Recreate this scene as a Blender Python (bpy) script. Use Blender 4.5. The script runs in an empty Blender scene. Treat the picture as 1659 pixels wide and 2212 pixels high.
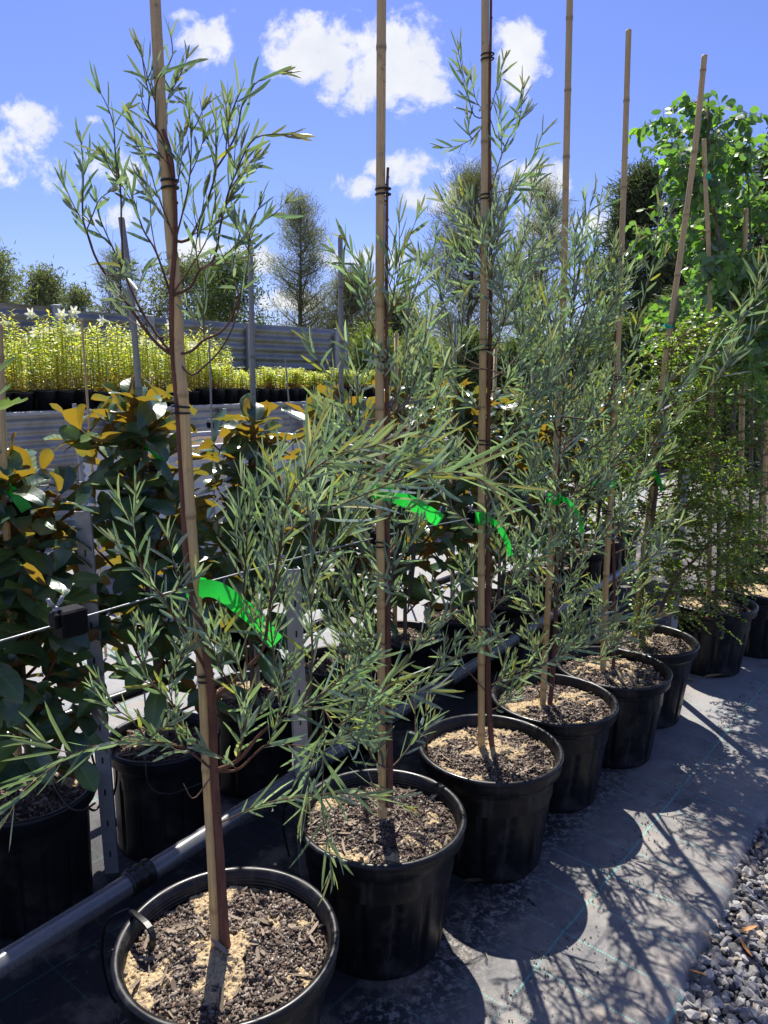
import bpy, math, random
import numpy as np
from math import sin, cos, pi, radians, sqrt, atan2, hypot
from mathutils import Matrix, Vector

rng = np.random.default_rng(11)
random.seed(5)
S = bpy.context.scene
COL = S.collection

# ------------------------------------------------------------------ camera
F, PITCH, ROLL, EYE = 1607.97, radians(10.2244), radians(0.7968), 1.42   # focal in 1659 x 2212 photo units
CX, CY = 829.5, 1106.0
cp, sp_ = cos(PITCH), sin(PITCH); cr, sr = cos(ROLL), sin(ROLL)
Rv = Vector((1, 0, 0)); Uv = Vector((0, sp_, cp)); Bv = Vector((0, -cp, sp_))
cam = bpy.data.cameras.new("camera"); co = bpy.data.objects.new("camera", cam); COL.objects.link(co)
cam.sensor_fit = 'VERTICAL'; cam.sensor_height = 36; cam.lens = F / 2212 * 36
cam.clip_start = 0.02; cam.clip_end = 2000
rx = Rv * cr + Uv * sr; ux = -Rv * sr + Uv * cr
M = Matrix((rx, ux, Bv)).transposed().to_4x4(); M.translation = Vector((0, 0, EYE))
co.matrix_world = M
S.camera = co

# ------------------------------------------------------------------ light
SUN_EL, SUN_AZ = radians(56), radians(-7.4)          # azimuth from +Y, clockwise
sd = Vector((sin(SUN_AZ) * cos(SUN_EL), cos(SUN_AZ) * cos(SUN_EL), sin(SUN_EL)))
sl = bpy.data.lights.new("sun", 'SUN'); sl.energy = 5.0; sl.angle = radians(0.53); sl.color = (1, .955, .88)
so = bpy.data.objects.new("sun", sl); COL.objects.link(so)
so.rotation_euler = sd.to_track_quat('Z', 'Y').to_euler(); so.location = (0, 0, 20)
S.view_settings.view_transform = 'Standard'; S.view_settings.look = 'None'
S.view_settings.exposure = 0.75; S.view_settings.gamma = 1
S.cycles.use_adaptive_sampling = True
S.cycles.max_bounces = 6; S.cycles.transparent_max_bounces = 6
S.cycles.caustics_reflective = False; S.cycles.caustics_refractive = False
S.cycles.sample_clamp_indirect = 6


def ray(x, y):
    a, b = x - CX, y - CY
    xx = a * cr + b * sr; yy = -a * sr + b * cr
    X = xx / F; U = -yy / F
    return np.array([X, cp + U * sp_, -sp_ + U * cp])


def at(x, y, Y):                      # photo point at distance Y
    d = ray(x, y); return np.array([0, 0, EYE]) + d * (Y / d[1])


def gz(x, y, z=0.0):                  # photo point at height z
    d = ray(x, y); return np.array([0, 0, EYE]) + d * ((z - EYE) / d[2])


class NT:
    """small node helper"""
    def __init__(s, nt): s.nt = nt; nt.nodes.clear()
    def n(s, t, **k):
        o = s.nt.nodes.new(t)
        for a, b in k.items():
            if a == 'ins':
                for i, v in b.items():
                    if isinstance(v, bpy.types.NodeSocket): s.nt.links.new(v, o.inputs[i])
                    else: o.inputs[i].default_value = v
            else: setattr(o, a, b)
        return o
    def math(s, op, a, b=0.0, c=0.0, clamp=False):
        o = s.nt.nodes.new('ShaderNodeMath'); o.operation = op; o.use_clamp = clamp
        for i, v in enumerate((a, b, c)):
            if isinstance(v, bpy.types.NodeSocket): s.nt.links.new(v, o.inputs[i])
            else: o.inputs[i].default_value = v
        return o.outputs[0]
    def mix(s, f, a, b, mode='MIX'):
        o = s.nt.nodes.new('ShaderNodeMix'); o.data_type = 'RGBA'; o.blend_type = mode
        for i, v in ((0, f), (6, a), (7, b)):
            if isinstance(v, bpy.types.NodeSocket): s.nt.links.new(v, o.inputs[i])
            elif i == 0: o.inputs[0].default_value = v
            else: o.inputs[i].default_value = (*v, 1) if len(v) == 3 else v
        return o.outputs[2]
    def ss(s, x, lo, hi, a=0.0, b=1.0):
        o = s.nt.nodes.new('ShaderNodeMapRange'); o.interpolation_type = 'SMOOTHSTEP'
        if isinstance(x, bpy.types.NodeSocket): s.nt.links.new(x, o.inputs[0])
        o.inputs[1].default_value = lo; o.inputs[2].default_value = hi
        o.inputs[3].default_value = a; o.inputs[4].default_value = b
        return o.outputs[0]
    def noise(s, vec, scale, detail=3, rough=.55, dist=0.0):
        o = s.n('ShaderNodeTexNoise', ins={'Scale': scale, 'Detail': detail, 'Roughness': rough, 'Distortion': dist})
        if vec is not None: s.nt.links.new(vec, o.inputs['Vector'])
        return o.outputs[0]


# ------------------------------------------------------------------ world: sky with clouds
W = bpy.data.worlds.new("World"); S.world = W; W.use_nodes = True
t = NT(W.node_tree)
sky = t.n('ShaderNodeTexSky'); sky.sky_type = 'NISHITA'; sky.sun_disc = False
sky.sun_elevation = SUN_EL; sky.sun_rotation = SUN_AZ; sky.altitude = 0
sky.air_density = 1.0; sky.dust_density = 0.35; sky.ozone_density = 2.2
tc = t.n('ShaderNodeTexCoord'); sx = t.n('ShaderNodeSeparateXYZ', ins={0: tc.outputs['Generated']})
yy = t.math('MAXIMUM', sx.outputs[1], 0.02)
u = t.math('DIVIDE', sx.outputs[0], yy); v = t.math('DIVIDE', sx.outputs[2], yy)
uv = t.n('ShaderNodeCombineXYZ', ins={0: u, 1: v, 2: 0.0}).outputs[0]
n1 = t.noise(uv, 8.0, 11, .60, .35)
n2 = t.noise(uv, 2.6, 4, .5); n3 = t.noise(uv, 26, 8, .65, .3)
CL = [(690, 95, 110, 62, 1), (640, 130, 70, 45, 1), (865, 130, 125, 92, 1), (790, 190, 95, 50, 1), (1112, 135, 52, 75, .8),
      (440, 92, 75, 45, .55), (395, 32, 40, 14, .5), (30, 270, 105, 66, .85), (70, 370, 110, 60, .75), (200, 360, 110, 40, .6), (0, 330, 60, 60, .8),
      (905, 365, 105, 46, .9), (965, 425, 90, 42, .95), (790, 405, 72, 26, .6), (1155, 395, 90, 44, .85), (1130, 500, 70, 50, .9),
      (560, 552, 80, 30, .9), (430, 545, 130, 26, .7), (240, 470, 50, 26, .6), (770, 560, 120, 30, .7), (650, 650, 90, 25, .8), (200, 258, 22, 12, .6),
      (1290, 480, 60, 40, .5), (1400, 40, 60, 20, .35), (760, 286, 18, 8, .4)]
dens = None
for (x, y, a, b, k) in CL:
    d = ray(x, y); u0, v0 = d[0] / d[1], d[2] / d[1]
    du = t.math('MULTIPLY', t.math('SUBTRACT', u, u0), F * .97 / a); dv = t.math('MULTIPLY', t.math('SUBTRACT', v, v0), F * .97 / b)
    r2 = t.math('ADD', t.math('MULTIPLY', du, du), t.math('MULTIPLY', dv, dv))
    e = t.math('MULTIPLY', t.math('SUBTRACT', 1.0, t.math('MULTIPLY', r2, .62)), k)
    dens = e if dens is None else t.math('SMOOTH_MAX', dens, e, 0.12)
front = t.ss(sx.outputs[1], 0.05, 0.2)
dens = t.math('MAXIMUM', dens, -0.6)
# unseen broken cloud added overhead and behind the camera as neutral fill light
oth = t.math('SUBTRACT', n2, .95)
cv = t.math('ADD', dens, t.math('MULTIPLY', t.math('SUBTRACT', n1, .5), 3.0)); cv = t.math('ADD', cv, t.math('MULTIPLY', t.math('SUBTRACT', n3, .5), 2.0))
cmask = t.math('MULTIPLY', t.ss(cv, .34, .90), front)
elsewhere = t.math('MAXIMUM', t.ss(sx.outputs[2], .46, .62), t.ss(sx.outputs[1], .55, .25))
fill_cl = t.math('MULTIPLY', t.ss(t.noise(tc.outputs['Generated'], 2.2, 8, .6, .2), .56, .68), elsewhere)
cmask = t.math('MAXIMUM', cmask, fill_cl)
core = t.ss(cv, .5, 1.5)
shade = t.noise(uv, 9.0, 5, .6)
ccol = t.mix(t.ss(shade, .35, .7), (.84, .87, .93), (1.0, 1.0, 1.0))
skyc = t.mix(1.0, sky.outputs[0], (.60, .625, 1.0), 'MULTIPLY')
b1 = t.n('ShaderNodeBackground', ins={0: skyc, 1: 0.092})
b2 = t.n('ShaderNodeBackground', ins={0: ccol, 1: 0.60})
mx = t.n('ShaderNodeMixShader', ins={0: t.math('MULTIPLY', cmask, .93), 1: b1.outputs[0], 2: b2.outputs[0]})
t.n('ShaderNodeOutputWorld', ins={0: mx.outputs[0]})


# ------------------------------------------------------------------ mesh helpers
class Acc:
    def __init__(s): s.v = []; s.q = []; s.t = []; s.c = []; s.u = []; s.n = 0
    def add(s, v, quads=None, tris=None, c=(1, 1, 1), u=None):
        v = np.asarray(v, float).reshape(-1, 3)
        if quads is not None and len(quads): s.q.append(np.asarray(quads, int).reshape(-1, 4) + s.n)
        if tris is not None and len(tris): s.t.append(np.asarray(tris, int).reshape(-1, 3) + s.n)
        c = np.asarray(c, float)
        if c.ndim == 1: c = np.tile(c, (len(v), 1))
        s.c.append(c); s.u.append(np.zeros((len(v), 2)) if u is None else np.asarray(u, float).reshape(-1, 2))
        s.v.append(v); s.n += len(v)
    def build(s, name, mat, parent=None, smooth=True, origin=None):
        me = bpy.data.meshes.new(name)
        v = np.concatenate(s.v)
        if origin is not None: v = v - np.asarray(origin)
        q = np.concatenate(s.q) if s.q else np.zeros((0, 4), int)
        tr = np.concatenate(s.t) if s.t else np.zeros((0, 3), int)
        me.vertices.add(len(v)); me.vertices.foreach_set('co', v.astype(np.float32).ravel())
        nl = q.size + tr.size
        me.loops.add(nl); me.loops.foreach_set('vertex_index', np.concatenate([q.ravel(), tr.ravel()]).astype(np.int32))
        st = np.concatenate([np.arange(len(q)) * 4, q.size + np.arange(len(tr)) * 3]).astype(np.int32)
        me.polygons.add(len(q) + len(tr)); me.polygons.foreach_set('loop_start', st)
        me.polygons.foreach_set('use_smooth', np.full(len(q) + len(tr), smooth))
        me.update(calc_edges=True); me.validate()
        if len(me.vertices) == len(v):
            a = me.attributes.new('col', 'FLOAT_COLOR', 'POINT')
            c = np.concatenate(s.c); c = np.concatenate([c, np.ones((len(c), 1))], 1)
            a.data.foreach_set('color', c.astype(np.float32).ravel())
            a = me.attributes.new('luv', 'FLOAT2', 'POINT')
            a.data.foreach_set('vector', np.concatenate(s.u).astype(np.float32).ravel())
        o = bpy.data.objects.new(name, me); COL.objects.link(o)
        if mat: me.materials.append(mat)
        if parent is not None: o.parent = parent
        if origin is not None and parent is None: o.location = origin
        return o


def norm(a): return a / (np.linalg.norm(a, axis=-1, keepdims=True) + 1e-12)


def smooth_path(p, n=None, step=None):
    p = np.asarray(p, float)
    if len(p) == 2:
        n = n or 4; tt = np.linspace(0, 1, n)[:, None]; return p[0] * (1 - tt) + p[1] * tt
    seg = np.linalg.norm(np.diff(p, axis=0), axis=1); s = np.concatenate([[0], np.cumsum(seg)])
    L = s[-1]
    if n is None: n = max(4, int(L / (step or .02)) + 1)
    q = np.concatenate([[2 * p[0] - p[1]], p, [2 * p[-1] - p[-2]]])
    out = []
    for x in np.linspace(0, L * .99999, n):
        i = int(np.searchsorted(s, x, 'right') - 1); i = min(max(i, 0), len(seg) - 1)
        f = (x - s[i]) / (seg[i] + 1e-9)
        a, b, c, d = q[i], q[i + 1], q[i + 2], q[i + 3]
        out.append(.5 * ((2 * b) + (c - a) * f + (2 * a - 5 * b + 4 * c - d) * f * f + (3 * b - a - 3 * c + d) * f ** 3))
    return np.array(out)


def tube(acc, P, r, k=6, c=(1, 1, 1), cap=True, closed=False):
    P = np.asarray(P, float); n = len(P); r = np.broadcast_to(np.asarray(r, float), (n,))
    T = norm(np.gradient(P, axis=0)) if not closed else norm(np.roll(P, -1, 0) - np.roll(P, 1, 0))
    ref = np.array([0, 0, 1.]) if abs(T[0][2]) < .9 else np.array([1., 0, 0])
    A = norm(np.cross(T[0], ref)); As = []
    for i in range(n):
        A = A - T[i] * np.dot(A, T[i]); A = A / (np.linalg.norm(A) + 1e-12); As.append(A)
    As = np.array(As); Bs = np.cross(T, As)
    an = np.linspace(0, 2 * pi, k, endpoint=False)
    V = P[:, None] + r[:, None, None] * (np.cos(an)[None, :, None] * As[:, None] + np.sin(an)[None, :, None] * Bs[:, None])
    m = n if closed else n - 1
    i = np.arange(m)[:, None]; j = np.arange(k)[None]
    i2 = (i + 1) % n; j2 = (j + 1) % k
    Q = np.stack([i * k + j, i * k + j2, i2 * k + j2, i2 * k + j], -1).reshape(-1, 4)
    v = V.reshape(-1, 3); tr = []
    cc = np.asarray(c, float)
    if cc.ndim == 2: cc = np.repeat(cc, k, 0)
    uu = np.stack([np.tile(an / 2 / pi, n), np.repeat(np.linspace(0, 1, n), k)], 1)
    if cap and not closed:
        v = np.concatenate([v, P[:1], P[-1:]])
        a, b = n * k, n * k + 1
        tr = [[a, (x + 1) % k, x] for x in range(k)] + [[b, (n - 1) * k + x, (n - 1) * k + (x + 1) % k] for x in range(k)]
        if cc.ndim == 2: cc = np.concatenate([cc, cc[:1], cc[-1:]])
        uu = np.concatenate([uu, [[.5, 0], [.5, 1]]])
    acc.add(v, Q, tr, cc, uu)


def lathe(acc, prof, k=64, cen=(0, 0, 0), c=(1, 1, 1), rmod=None):
    prof = np.asarray(prof, float); an = np.linspace(0, 2 * pi, k, endpoint=False)
    R = np.repeat(prof[:, :1], k, 1)
    if rmod is not None: R = R + rmod(prof[:, 0][:, None], prof[:, 1][:, None], an[None])
    V = np.stack([R * np.cos(an), R * np.sin(an), np.repeat(prof[:, 1:2], k, 1)], -1) + np.asarray(cen)
    n = len(prof); i = np.arange(n - 1)[:, None]; j = np.arange(k)[None]; j2 = (j + 1) % k
    acc.add(V, np.stack([i * k + j, i * k + j2, (i + 1) * k + j2, (i + 1) * k + j], -1).reshape(-1, 4), c=c)


def box(acc, lo, hi, R=None, cen=None, c=(1, 1, 1), bev=0.0):
    lo = np.asarray(lo, float); hi = np.asarray(hi, float)
    if bev <= 0:
        v = np.array([[x, y, z] for z in (lo[2], hi[2]) for x, y in ((lo[0], lo[1]), (hi[0], lo[1]), (hi[0], hi[1]), (lo[0], hi[1]))])
        q = [[0, 3, 2, 1], [4, 5, 6, 7], [0, 1, 5, 4], [1, 2, 6, 5], [2, 3, 7, 6], [3, 0, 4, 7]]
    else:
        def ring(z, e):
            x0, y0, x1, y1 = lo[0] + e, lo[1] + e, hi[0] - e, hi[1] - e; b = bev
            return [[x0 + b, y0, z], [x1 - b, y0, z], [x1, y0 + b, z], [x1, y1 - b, z], [x1 - b, y1, z], [x0 + b, y1, z], [x0, y1 - b, z], [x0, y0 + b, z]]
        v = np.array(ring(lo[2], bev) + ring(lo[2] + bev, 0) + ring(hi[2] - bev, 0) + ring(hi[2], bev)); q = []
        for r_ in range(3):
            for j in range(8): q.append([r_ * 8 + j, r_ * 8 + (j + 1) % 8, r_ * 8 + 8 + (j + 1) % 8, r_ * 8 + 8 + j])
        q += [[24, 25, 26, 27], [24, 27, 28, 31], [28, 29, 30, 31], [3, 2, 1, 0], [7, 4, 3, 0], [7, 6, 5, 4]]
    if R is not None: v = v @ np.asarray(R).T
    if cen is not None: v = v + np.asarray(cen)
    acc.add(v, q, c=c)


def rotz(a): return np.array([[cos(a), -sin(a), 0], [sin(a), cos(a), 0], [0, 0, 1]])


def leaves(acc, P, D, N, L, Wd, prof, col, curl=0.0, bend=0.0, fold=0.1, wav=0.0, us=(-1, 0, 1)):
    """blades: P base, D direction, N face normal, all (n,3); prof = list of (s, halfwidth)"""
    P = np.atleast_2d(P); n = len(P)
    if n == 0: return
    D = norm(np.atleast_2d(D)); N = np.atleast_2d(N)
    B = norm(np.cross(D, N)); N = norm(np.cross(B, D))
    L = np.broadcast_to(L, (n,)); Wd = np.broadcast_to(Wd, (n,))
    curl = np.broadcast_to(curl, (n,)); bend = np.broadcast_to(bend, (n,)); fold = np.broadcast_to(fold, (n,))
    s = np.array([a for a, _ in prof]); w = np.array([b for _, b in prof]); us = np.array(us, float)
    m, k = len(s), len(us)
    e = lambda a: a[:, None, None, None]
    ss = s[None, :, None, None]
    cen = P[:, None, None] + e(L) * (D[:, None, None] * (ss - .25 * (e(curl) ** 2) * ss ** 3) + N[:, None, None] * e(curl) * ss ** 2 + B[:, None, None] * e(bend) * (ss ** 2))
    wu = (w[None, :, None] * us[None, None]) * Wd[:, None, None]
    ph = rng.uniform(0, 6.28, n)[:, None, None]
    lift = np.abs(wu) * fold[:, None, None] + wav * Wd[:, None, None] * np.sin(s[None, :, None] * 9 + ph + us[None, None] * 1.5) * np.abs(us)[None, None]
    V = cen + wu[..., None] * B[:, None, None] + lift[..., None] * N[:, None, None]
    base = (np.arange(n) * m * k)[:, None, None]; i = np.arange(m - 1)[None, :, None]; j = np.arange(k - 1)[None, None]
    Q = np.stack([base + i * k + j, base + i * k + j + 1, base + (i + 1) * k + j + 1, base + (i + 1) * k + j], -1).reshape(-1, 4)
    c = np.asarray(col, float)
    c = np.broadcast_to(c if c.ndim == 2 else c[None], (n, 3)); c = np.repeat(c, m * k, 0)
    uu = np.stack([np.tile(np.tile(us, m), n), np.tile(np.repeat(s, k), n)], 1)
    acc.add(V, Q, c=c, u=uu)


def shards(acc, P, size, cols, flat=.5, jit=.35):
    """irregular little stones / chips"""
    n = len(P)
    if n == 0: return
    cb = np.array([[x, y, z] for z in (-1, 1) for x, y in ((-1, -1), (1, -1), (1, 1), (-1, 1))], float) * .5
    V = cb[None] + rng.uniform(-jit, jit, (n, 8, 3)) * .8
    sc = np.broadcast_to(size, (n,))[:, None] * rng.uniform(.6, 1.3, (n, 3)); sc[:, 2] *= flat
    V = V * sc[:, None]
    q = rng.normal(size=(n, 4)); q[:, 0] += 1.2; q /= np.linalg.norm(q, axis=1)[:, None]
    w, x, y, z = q.T
    R = np.stack([1 - 2 * (y * y + z * z), 2 * (x * y - z * w), 2 * (x * z + y * w), 2 * (x * y + z * w), 1 - 2 * (x * x + z * z), 2 * (y * z - x * w),
                  2 * (x * z - y * w), 2 * (y * z + x * w), 1 - 2 * (x * x + y * y)], 1).reshape(n, 3, 3)
    V = np.einsum('nij,nkj->nki', R, V) + P[:, None]
    f = np.array([[0, 3, 2, 1], [4, 5, 6, 7], [0, 1, 5, 4], [1, 2, 6, 5], [2, 3, 7, 6], [3, 0, 4, 7]])
    acc.add(V, (np.arange(n) * 8)[:, None, None] + f[None], c=np.repeat(np.broadcast_to(cols, (n, 3)), 8, 0))


PHI = (1 + 5 ** .5) / 2
ICO = norm(np.array([(-1, PHI, 0), (1, PHI, 0), (-1, -PHI, 0), (1, -PHI, 0), (0, -1, PHI), (0, 1, PHI), (0, -1, -PHI), (0, 1, -PHI), (PHI, 0, -1), (PHI, 0, 1), (-PHI, 0, -1), (-PHI, 0, 1)], float)) * .55
ICF = np.array([(0, 11, 5), (0, 5, 1), (0, 1, 7), (0, 7, 10), (0, 10, 11), (1, 5, 9), (5, 11, 4), (11, 10, 2), (10, 7, 6), (7, 1, 8), (3, 9, 4), (3, 4, 2), (3, 2, 6), (3, 6, 8), (3, 8, 9), (4, 9, 5), (2, 4, 11), (6, 2, 10), (8, 6, 7), (9, 8, 1)])


def stones(acc, P, size, cols, flat=.7):
    n = len(P); V = ICO[None] * (1 + rng.uniform(-.28, .28, (n, 12, 1))) + rng.uniform(-.07, .07, (n, 12, 3))
    # a few flat cleaved faces
    for k in range(3):
        d = norm(rng.normal(size=(n, 3))); h = rng.uniform(.26, .42, n); q = np.einsum('nij,nj->ni', V, d) - h[:, None]; V = V - np.maximum(q, 0)[..., None] * d[:, None]
    V = V * (size[:, None] * np.c_[rng.uniform(.8, 1.5, n), rng.uniform(.7, 1.1, n), rng.uniform(.5, .9, n)])[:, None]
    a, b, c = rng.uniform(0, 6.28, n), rng.normal(size=n) * .5, rng.normal(size=n) * .5
    ca, sa, cb, sb, cc, sc_ = np.cos(a), np.sin(a), np.cos(b), np.sin(b), np.cos(c), np.sin(c); z = np.zeros(n); o = np.ones(n)
    Rz = np.stack([ca, -sa, z, sa, ca, z, z, z, o], 1).reshape(n, 3, 3); Rx = np.stack([o, z, z, z, cb, -sb, z, sb, cb], 1).reshape(n, 3, 3); Ry = np.stack([cc, z, sc_, z, o, z, -sc_, z, cc], 1).reshape(n, 3, 3)
    V = np.einsum('nij,nkj->nki', Rx @ Ry @ Rz, V) + P[:, None]
    acc.add(V, None, (np.arange(n) * 12)[:, None, None] + ICF[None], c=np.repeat(cols, 12, 0))


def vnoise(x, y, seed=0, oct=4):
    """numpy value noise"""
    o = np.zeros_like(x, float); a = 1.0; tot = 0
    for k in range(oct):
        xi = np.floor(x).astype(int); yi = np.floor(y).astype(int); fx = x - xi; fy = y - yi
        h = lambda i, j: (np.sin(i * 127.1 + j * 311.7 + seed * 17.3 + k * 7.7) * 43758.5453) % 1.0
        fx = fx * fx * (3 - 2 * fx); fy = fy * fy * (3 - 2 * fy)
        o += a * ((h(xi, yi) * (1 - fx) + h(xi + 1, yi) * fx) * (1 - fy) + (h(xi, yi + 1) * (1 - fx) + h(xi + 1, yi + 1) * fx) * fy)
        tot += a; a *= .55; x = x * 2.03 + 13.1; y = y * 2.03 + 5.7
    return o / tot


def root(name, label, cat, loc, group=None, rz=0):
    o = bpy.data.objects.new(name, None); COL.objects.link(o); o.location = [float(x) for x in loc]; o.rotation_euler = (0, 0, rz)
    o.empty_display_size = .1
    o['label'] = label; o['category'] = cat
    if group: o['group'] = group
    return o


def tag(o, label=None, cat=None, group=None, kind=None):
    if label: o['label'] = label
    if cat: o['category'] = cat
    if group: o['group'] = group
    if kind: o['kind'] = kind
    return o


def copy_tree(o, parent=None):
    c = o.copy(); COL.objects.link(c); c.parent = parent
    for ch in [x for x in o.children]: copy_tree(ch, c)
    return c


# ------------------------------------------------------------------ materials
def mat(name):
    m = bpy.data.materials.new(name); m.use_nodes = True; return m, NT(m.node_tree)


def out(t, sh, disp=None):
    o = t.n('ShaderNodeOutputMaterial', ins={0: sh})
    return o


def bump(t, h, strength=.3, dist=.002):
    return t.n('ShaderNodeBump', ins={'Height': h, 'Strength': strength, 'Distance': dist}).outputs[0]


def m_leaf(name, rough=.4, trans=.35, tcol=(1.5, 1.9, .5), edge=(.42, .40, .08), edge_k=.8, rib=.25, spec=.5, back=None, backtrans=None, silver=0.0):
    m, t = mat(name)
    col = t.n('ShaderNodeAttribute', attribute_name='col').outputs['Color']
    lu = t.n('ShaderNodeSeparateXYZ', ins={0: t.n('ShaderNodeAttribute', attribute_name='luv').outputs['Vector']})
    au = t.math('ABSOLUTE', lu.outputs[0])
    pos = t.n('ShaderNodeNewGeometry')
    nz = t.noise(pos.outputs['Position'], 90, 2)
    c = t.mix(t.math('MULTIPLY', t.ss(nz, .3, .75), .45), col, t.mix(1.0, col, (1.35, 1.35, 1.15), 'MULTIPLY'))
    c = t.mix(t.math('MULTIPLY', t.ss(au, .62, .98), edge_k), c, edge)
    c = t.mix(t.math('MULTIPLY', t.ss(au, .16, .02), rib), c, t.mix(1.0, c, (2.0, 1.9, 1.3), 'MULTIPLY'))
    ribl = t.math('SINE', t.math('ADD', t.math('MULTIPLY', lu.outputs[1], 48), t.math('MULTIPLY', au, -9)))
    if silver > 0:     # silvery sheen painted into the colour, stronger from a grazing view
        lw = t.n('ShaderNodeLayerWeight', ins={0: .35}).outputs[1]
        c = t.mix(t.math('MULTIPLY', lw, silver), c, (.36, .45, .44))
    bm = bump(t, t.math('ADD', t.math('MULTIPLY', ribl, .35 if back else .05), t.math('MULTIPLY', t.ss(au, .0, .2), 1.0)), .35, .0006)
    tc_ = t.mix(1.0, c, tcol, 'MULTIPLY')
    cf = c
    if back:
        bf = pos.outputs['Backfacing']
        cf = t.mix(bf, c, t.mix(t.ss(nz, .3, .8), back, tuple(x * 1.45 for x in back)))
        tc_ = t.mix(bf, (.14, .24, .03), t.mix(t.ss(t.noise(pos.outputs['Position'], 9, 3), .42, .66), backtrans, (.30, .30, .035)))
        rr = t.math('ADD', t.math('MULTIPLY', bf, .45), rough)
    else: rr = rough
    p = t.n('ShaderNodeBsdfPrincipled', ins={'Base Color': cf, 'Roughness': rr, 'Specular IOR Level': spec, 'Normal': bm})
    tr = t.n('ShaderNodeBsdfTranslucent', ins={0: tc_, 'Normal': bm})
    out(t, t.n('ShaderNodeMixShader', ins={0: trans, 1: p.outputs[0], 2: tr.outputs[0]}).outputs[0])
    return m


def m_bark(name, a, b, rough=.75, scale=60, streak=(1, 1, .12), useattr=False):
    m, t = mat(name)
    tc = t.n('ShaderNodeTexCoord').outputs['Object']
    mp = t.n('ShaderNodeMapping', ins={0: tc, 3: streak}).outputs[0]
    n = t.noise(mp, scale, 5, .6)
    n2 = t.noise(tc, 14, 4, .6)
    c = t.mix(t.ss(n, .3, .7), a, b)
    c = t.mix(t.math('MULTIPLY', t.ss(n2, .45, .75), .5), c, tuple(x * .55 for x in a))
    if useattr: c = t.mix(1.0, c, t.n('ShaderNodeAttribute', attribute_name='col').outputs['Color'], 'MULTIPLY')
    p = t.n('ShaderNodeBsdfPrincipled', ins={'Base Color': c, 'Roughness': rough, 'Specular IOR Level': .3, 'Normal': bump(t, n, .5, .001)})
    out(t, p.outputs[0]); return m


def m_attr(name, rough=.9, bs=.5, scale=900, spec=.2, var=.5):
    m, t = mat(name)
    g = t.n('ShaderNodeNewGeometry').outputs['Position']
    n = t.noise(g, scale, 3, .6)
    c = t.mix(t.math('MULTIPLY', t.ss(n, .35, .7), var), t.n('ShaderNodeAttribute', attribute_name='col').outputs['Color'], (.02, .017, .014))
    p = t.n('ShaderNodeBsdfPrincipled', ins={'Base Color': c, 'Roughness': rough, 'Specular IOR Level': spec, 'Normal': bump(t, n, bs, .002)})
    out(t, p.outputs[0]); return m


def m_plain(name, c, rough=.5, metal=0.0, spec=.5, nscale=30, nv=.25, dust=None, dk=.5, bs=.1, bd=.001):
    m, t = mat(name)
    g = t.n('ShaderNodeTexCoord').outputs['Object']
    n = t.noise(g, nscale, 5, .6)
    cc = t.mix(t.math('MULTIPLY', t.ss(n, .35, .7), nv), c, tuple(x * .5 for x in c))
    if dust:
        n2 = t.noise(g, nscale * .5, 6, .65)
        cc = t.mix(t.math('MULTIPLY', t.ss(n2, .5, .72), dk), cc, dust)
    p = t.n('ShaderNodeBsdfPrincipled', ins={'Base Color': cc, 'Roughness': t.ss(n, .2, .8, rough * .8, min(1, rough * 1.25)), 'Metallic': metal, 'Specular IOR Level': spec, 'Normal': bump(t, n, bs, bd)})
    out(t, p.outputs[0]); return m


def m_pot():
    m, t = mat('scuffed_pot_plastic')
    g = t.n('ShaderNodeTexCoord').outputs['Object']
    n = t.noise(g, 18, 5, .6)
    st = t.noise(t.n('ShaderNodeMapping', ins={0: g, 3: (5, 5, .7)}).outputs[0], 9, 6, .65)
    sc = t.noise(t.n('ShaderNodeMapping', ins={0: g, 3: (1, 1, 9)}).outputs[0], 30, 4, .7)
    c = t.mix(t.math('MULTIPLY', t.ss(st, .52, .72), .45), (.0055, .0055, .0065), (.075, .068, .06))
    c = t.mix(t.math('MULTIPLY', t.ss(n, .52, .70), .35), c, (.06, .055, .05))
    c = t.mix(t.math('MULTIPLY', t.ss(sc, .64, .70), .4), c, (.09, .085, .08))
    p = t.n('ShaderNodeBsdfPrincipled', ins={'Base Color': c, 'Roughness': t.ss(n, .3, .7, .27, .5), 'Specular IOR Level': .38, 'Normal': bump(t, t.noise(g, 7, 3), .25, .004)})
    out(t, p.outputs[0]); return m


def m_bamboo(name='bamboo', a=(.76, .50, .20), b=(.56, .39, .19)):
    m, t = mat(name)
    tc = t.n('ShaderNodeTexCoord').outputs['Object']
    at_ = t.n('ShaderNodeAttribute', attribute_name='col').outputs['Color']
    n = t.noise(t.n('ShaderNodeMapping', ins={0: tc, 3: (1, 1, .04)}).outputs[0], 260, 4, .6)
    n2 = t.noise(t.n('ShaderNodeMapping', ins={0: tc, 3: (1, 1, .4)}).outputs[0], 16, 5, .65)
    c = t.mix(t.ss(n, .35, .65), a, tuple(x * .72 for x in a))
    c = t.mix(t.ss(n2, .42, .66), c, b)
    c = t.mix(t.math('MULTIPLY', t.ss(t.noise(tc, 35, 5, .7), .58, .72), .6), c, (.10, .08, .06))
    c = t.mix(1.0, c, at_, 'MULTIPLY')
    p = t.n('ShaderNodeBsdfPrincipled', ins={'Base Color': c, 'Roughness': .5, 'Specular IOR Level': .4, 'Normal': bump(t, n, .35, .0007)})
    out(t, p.outputs[0]); return m


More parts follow.
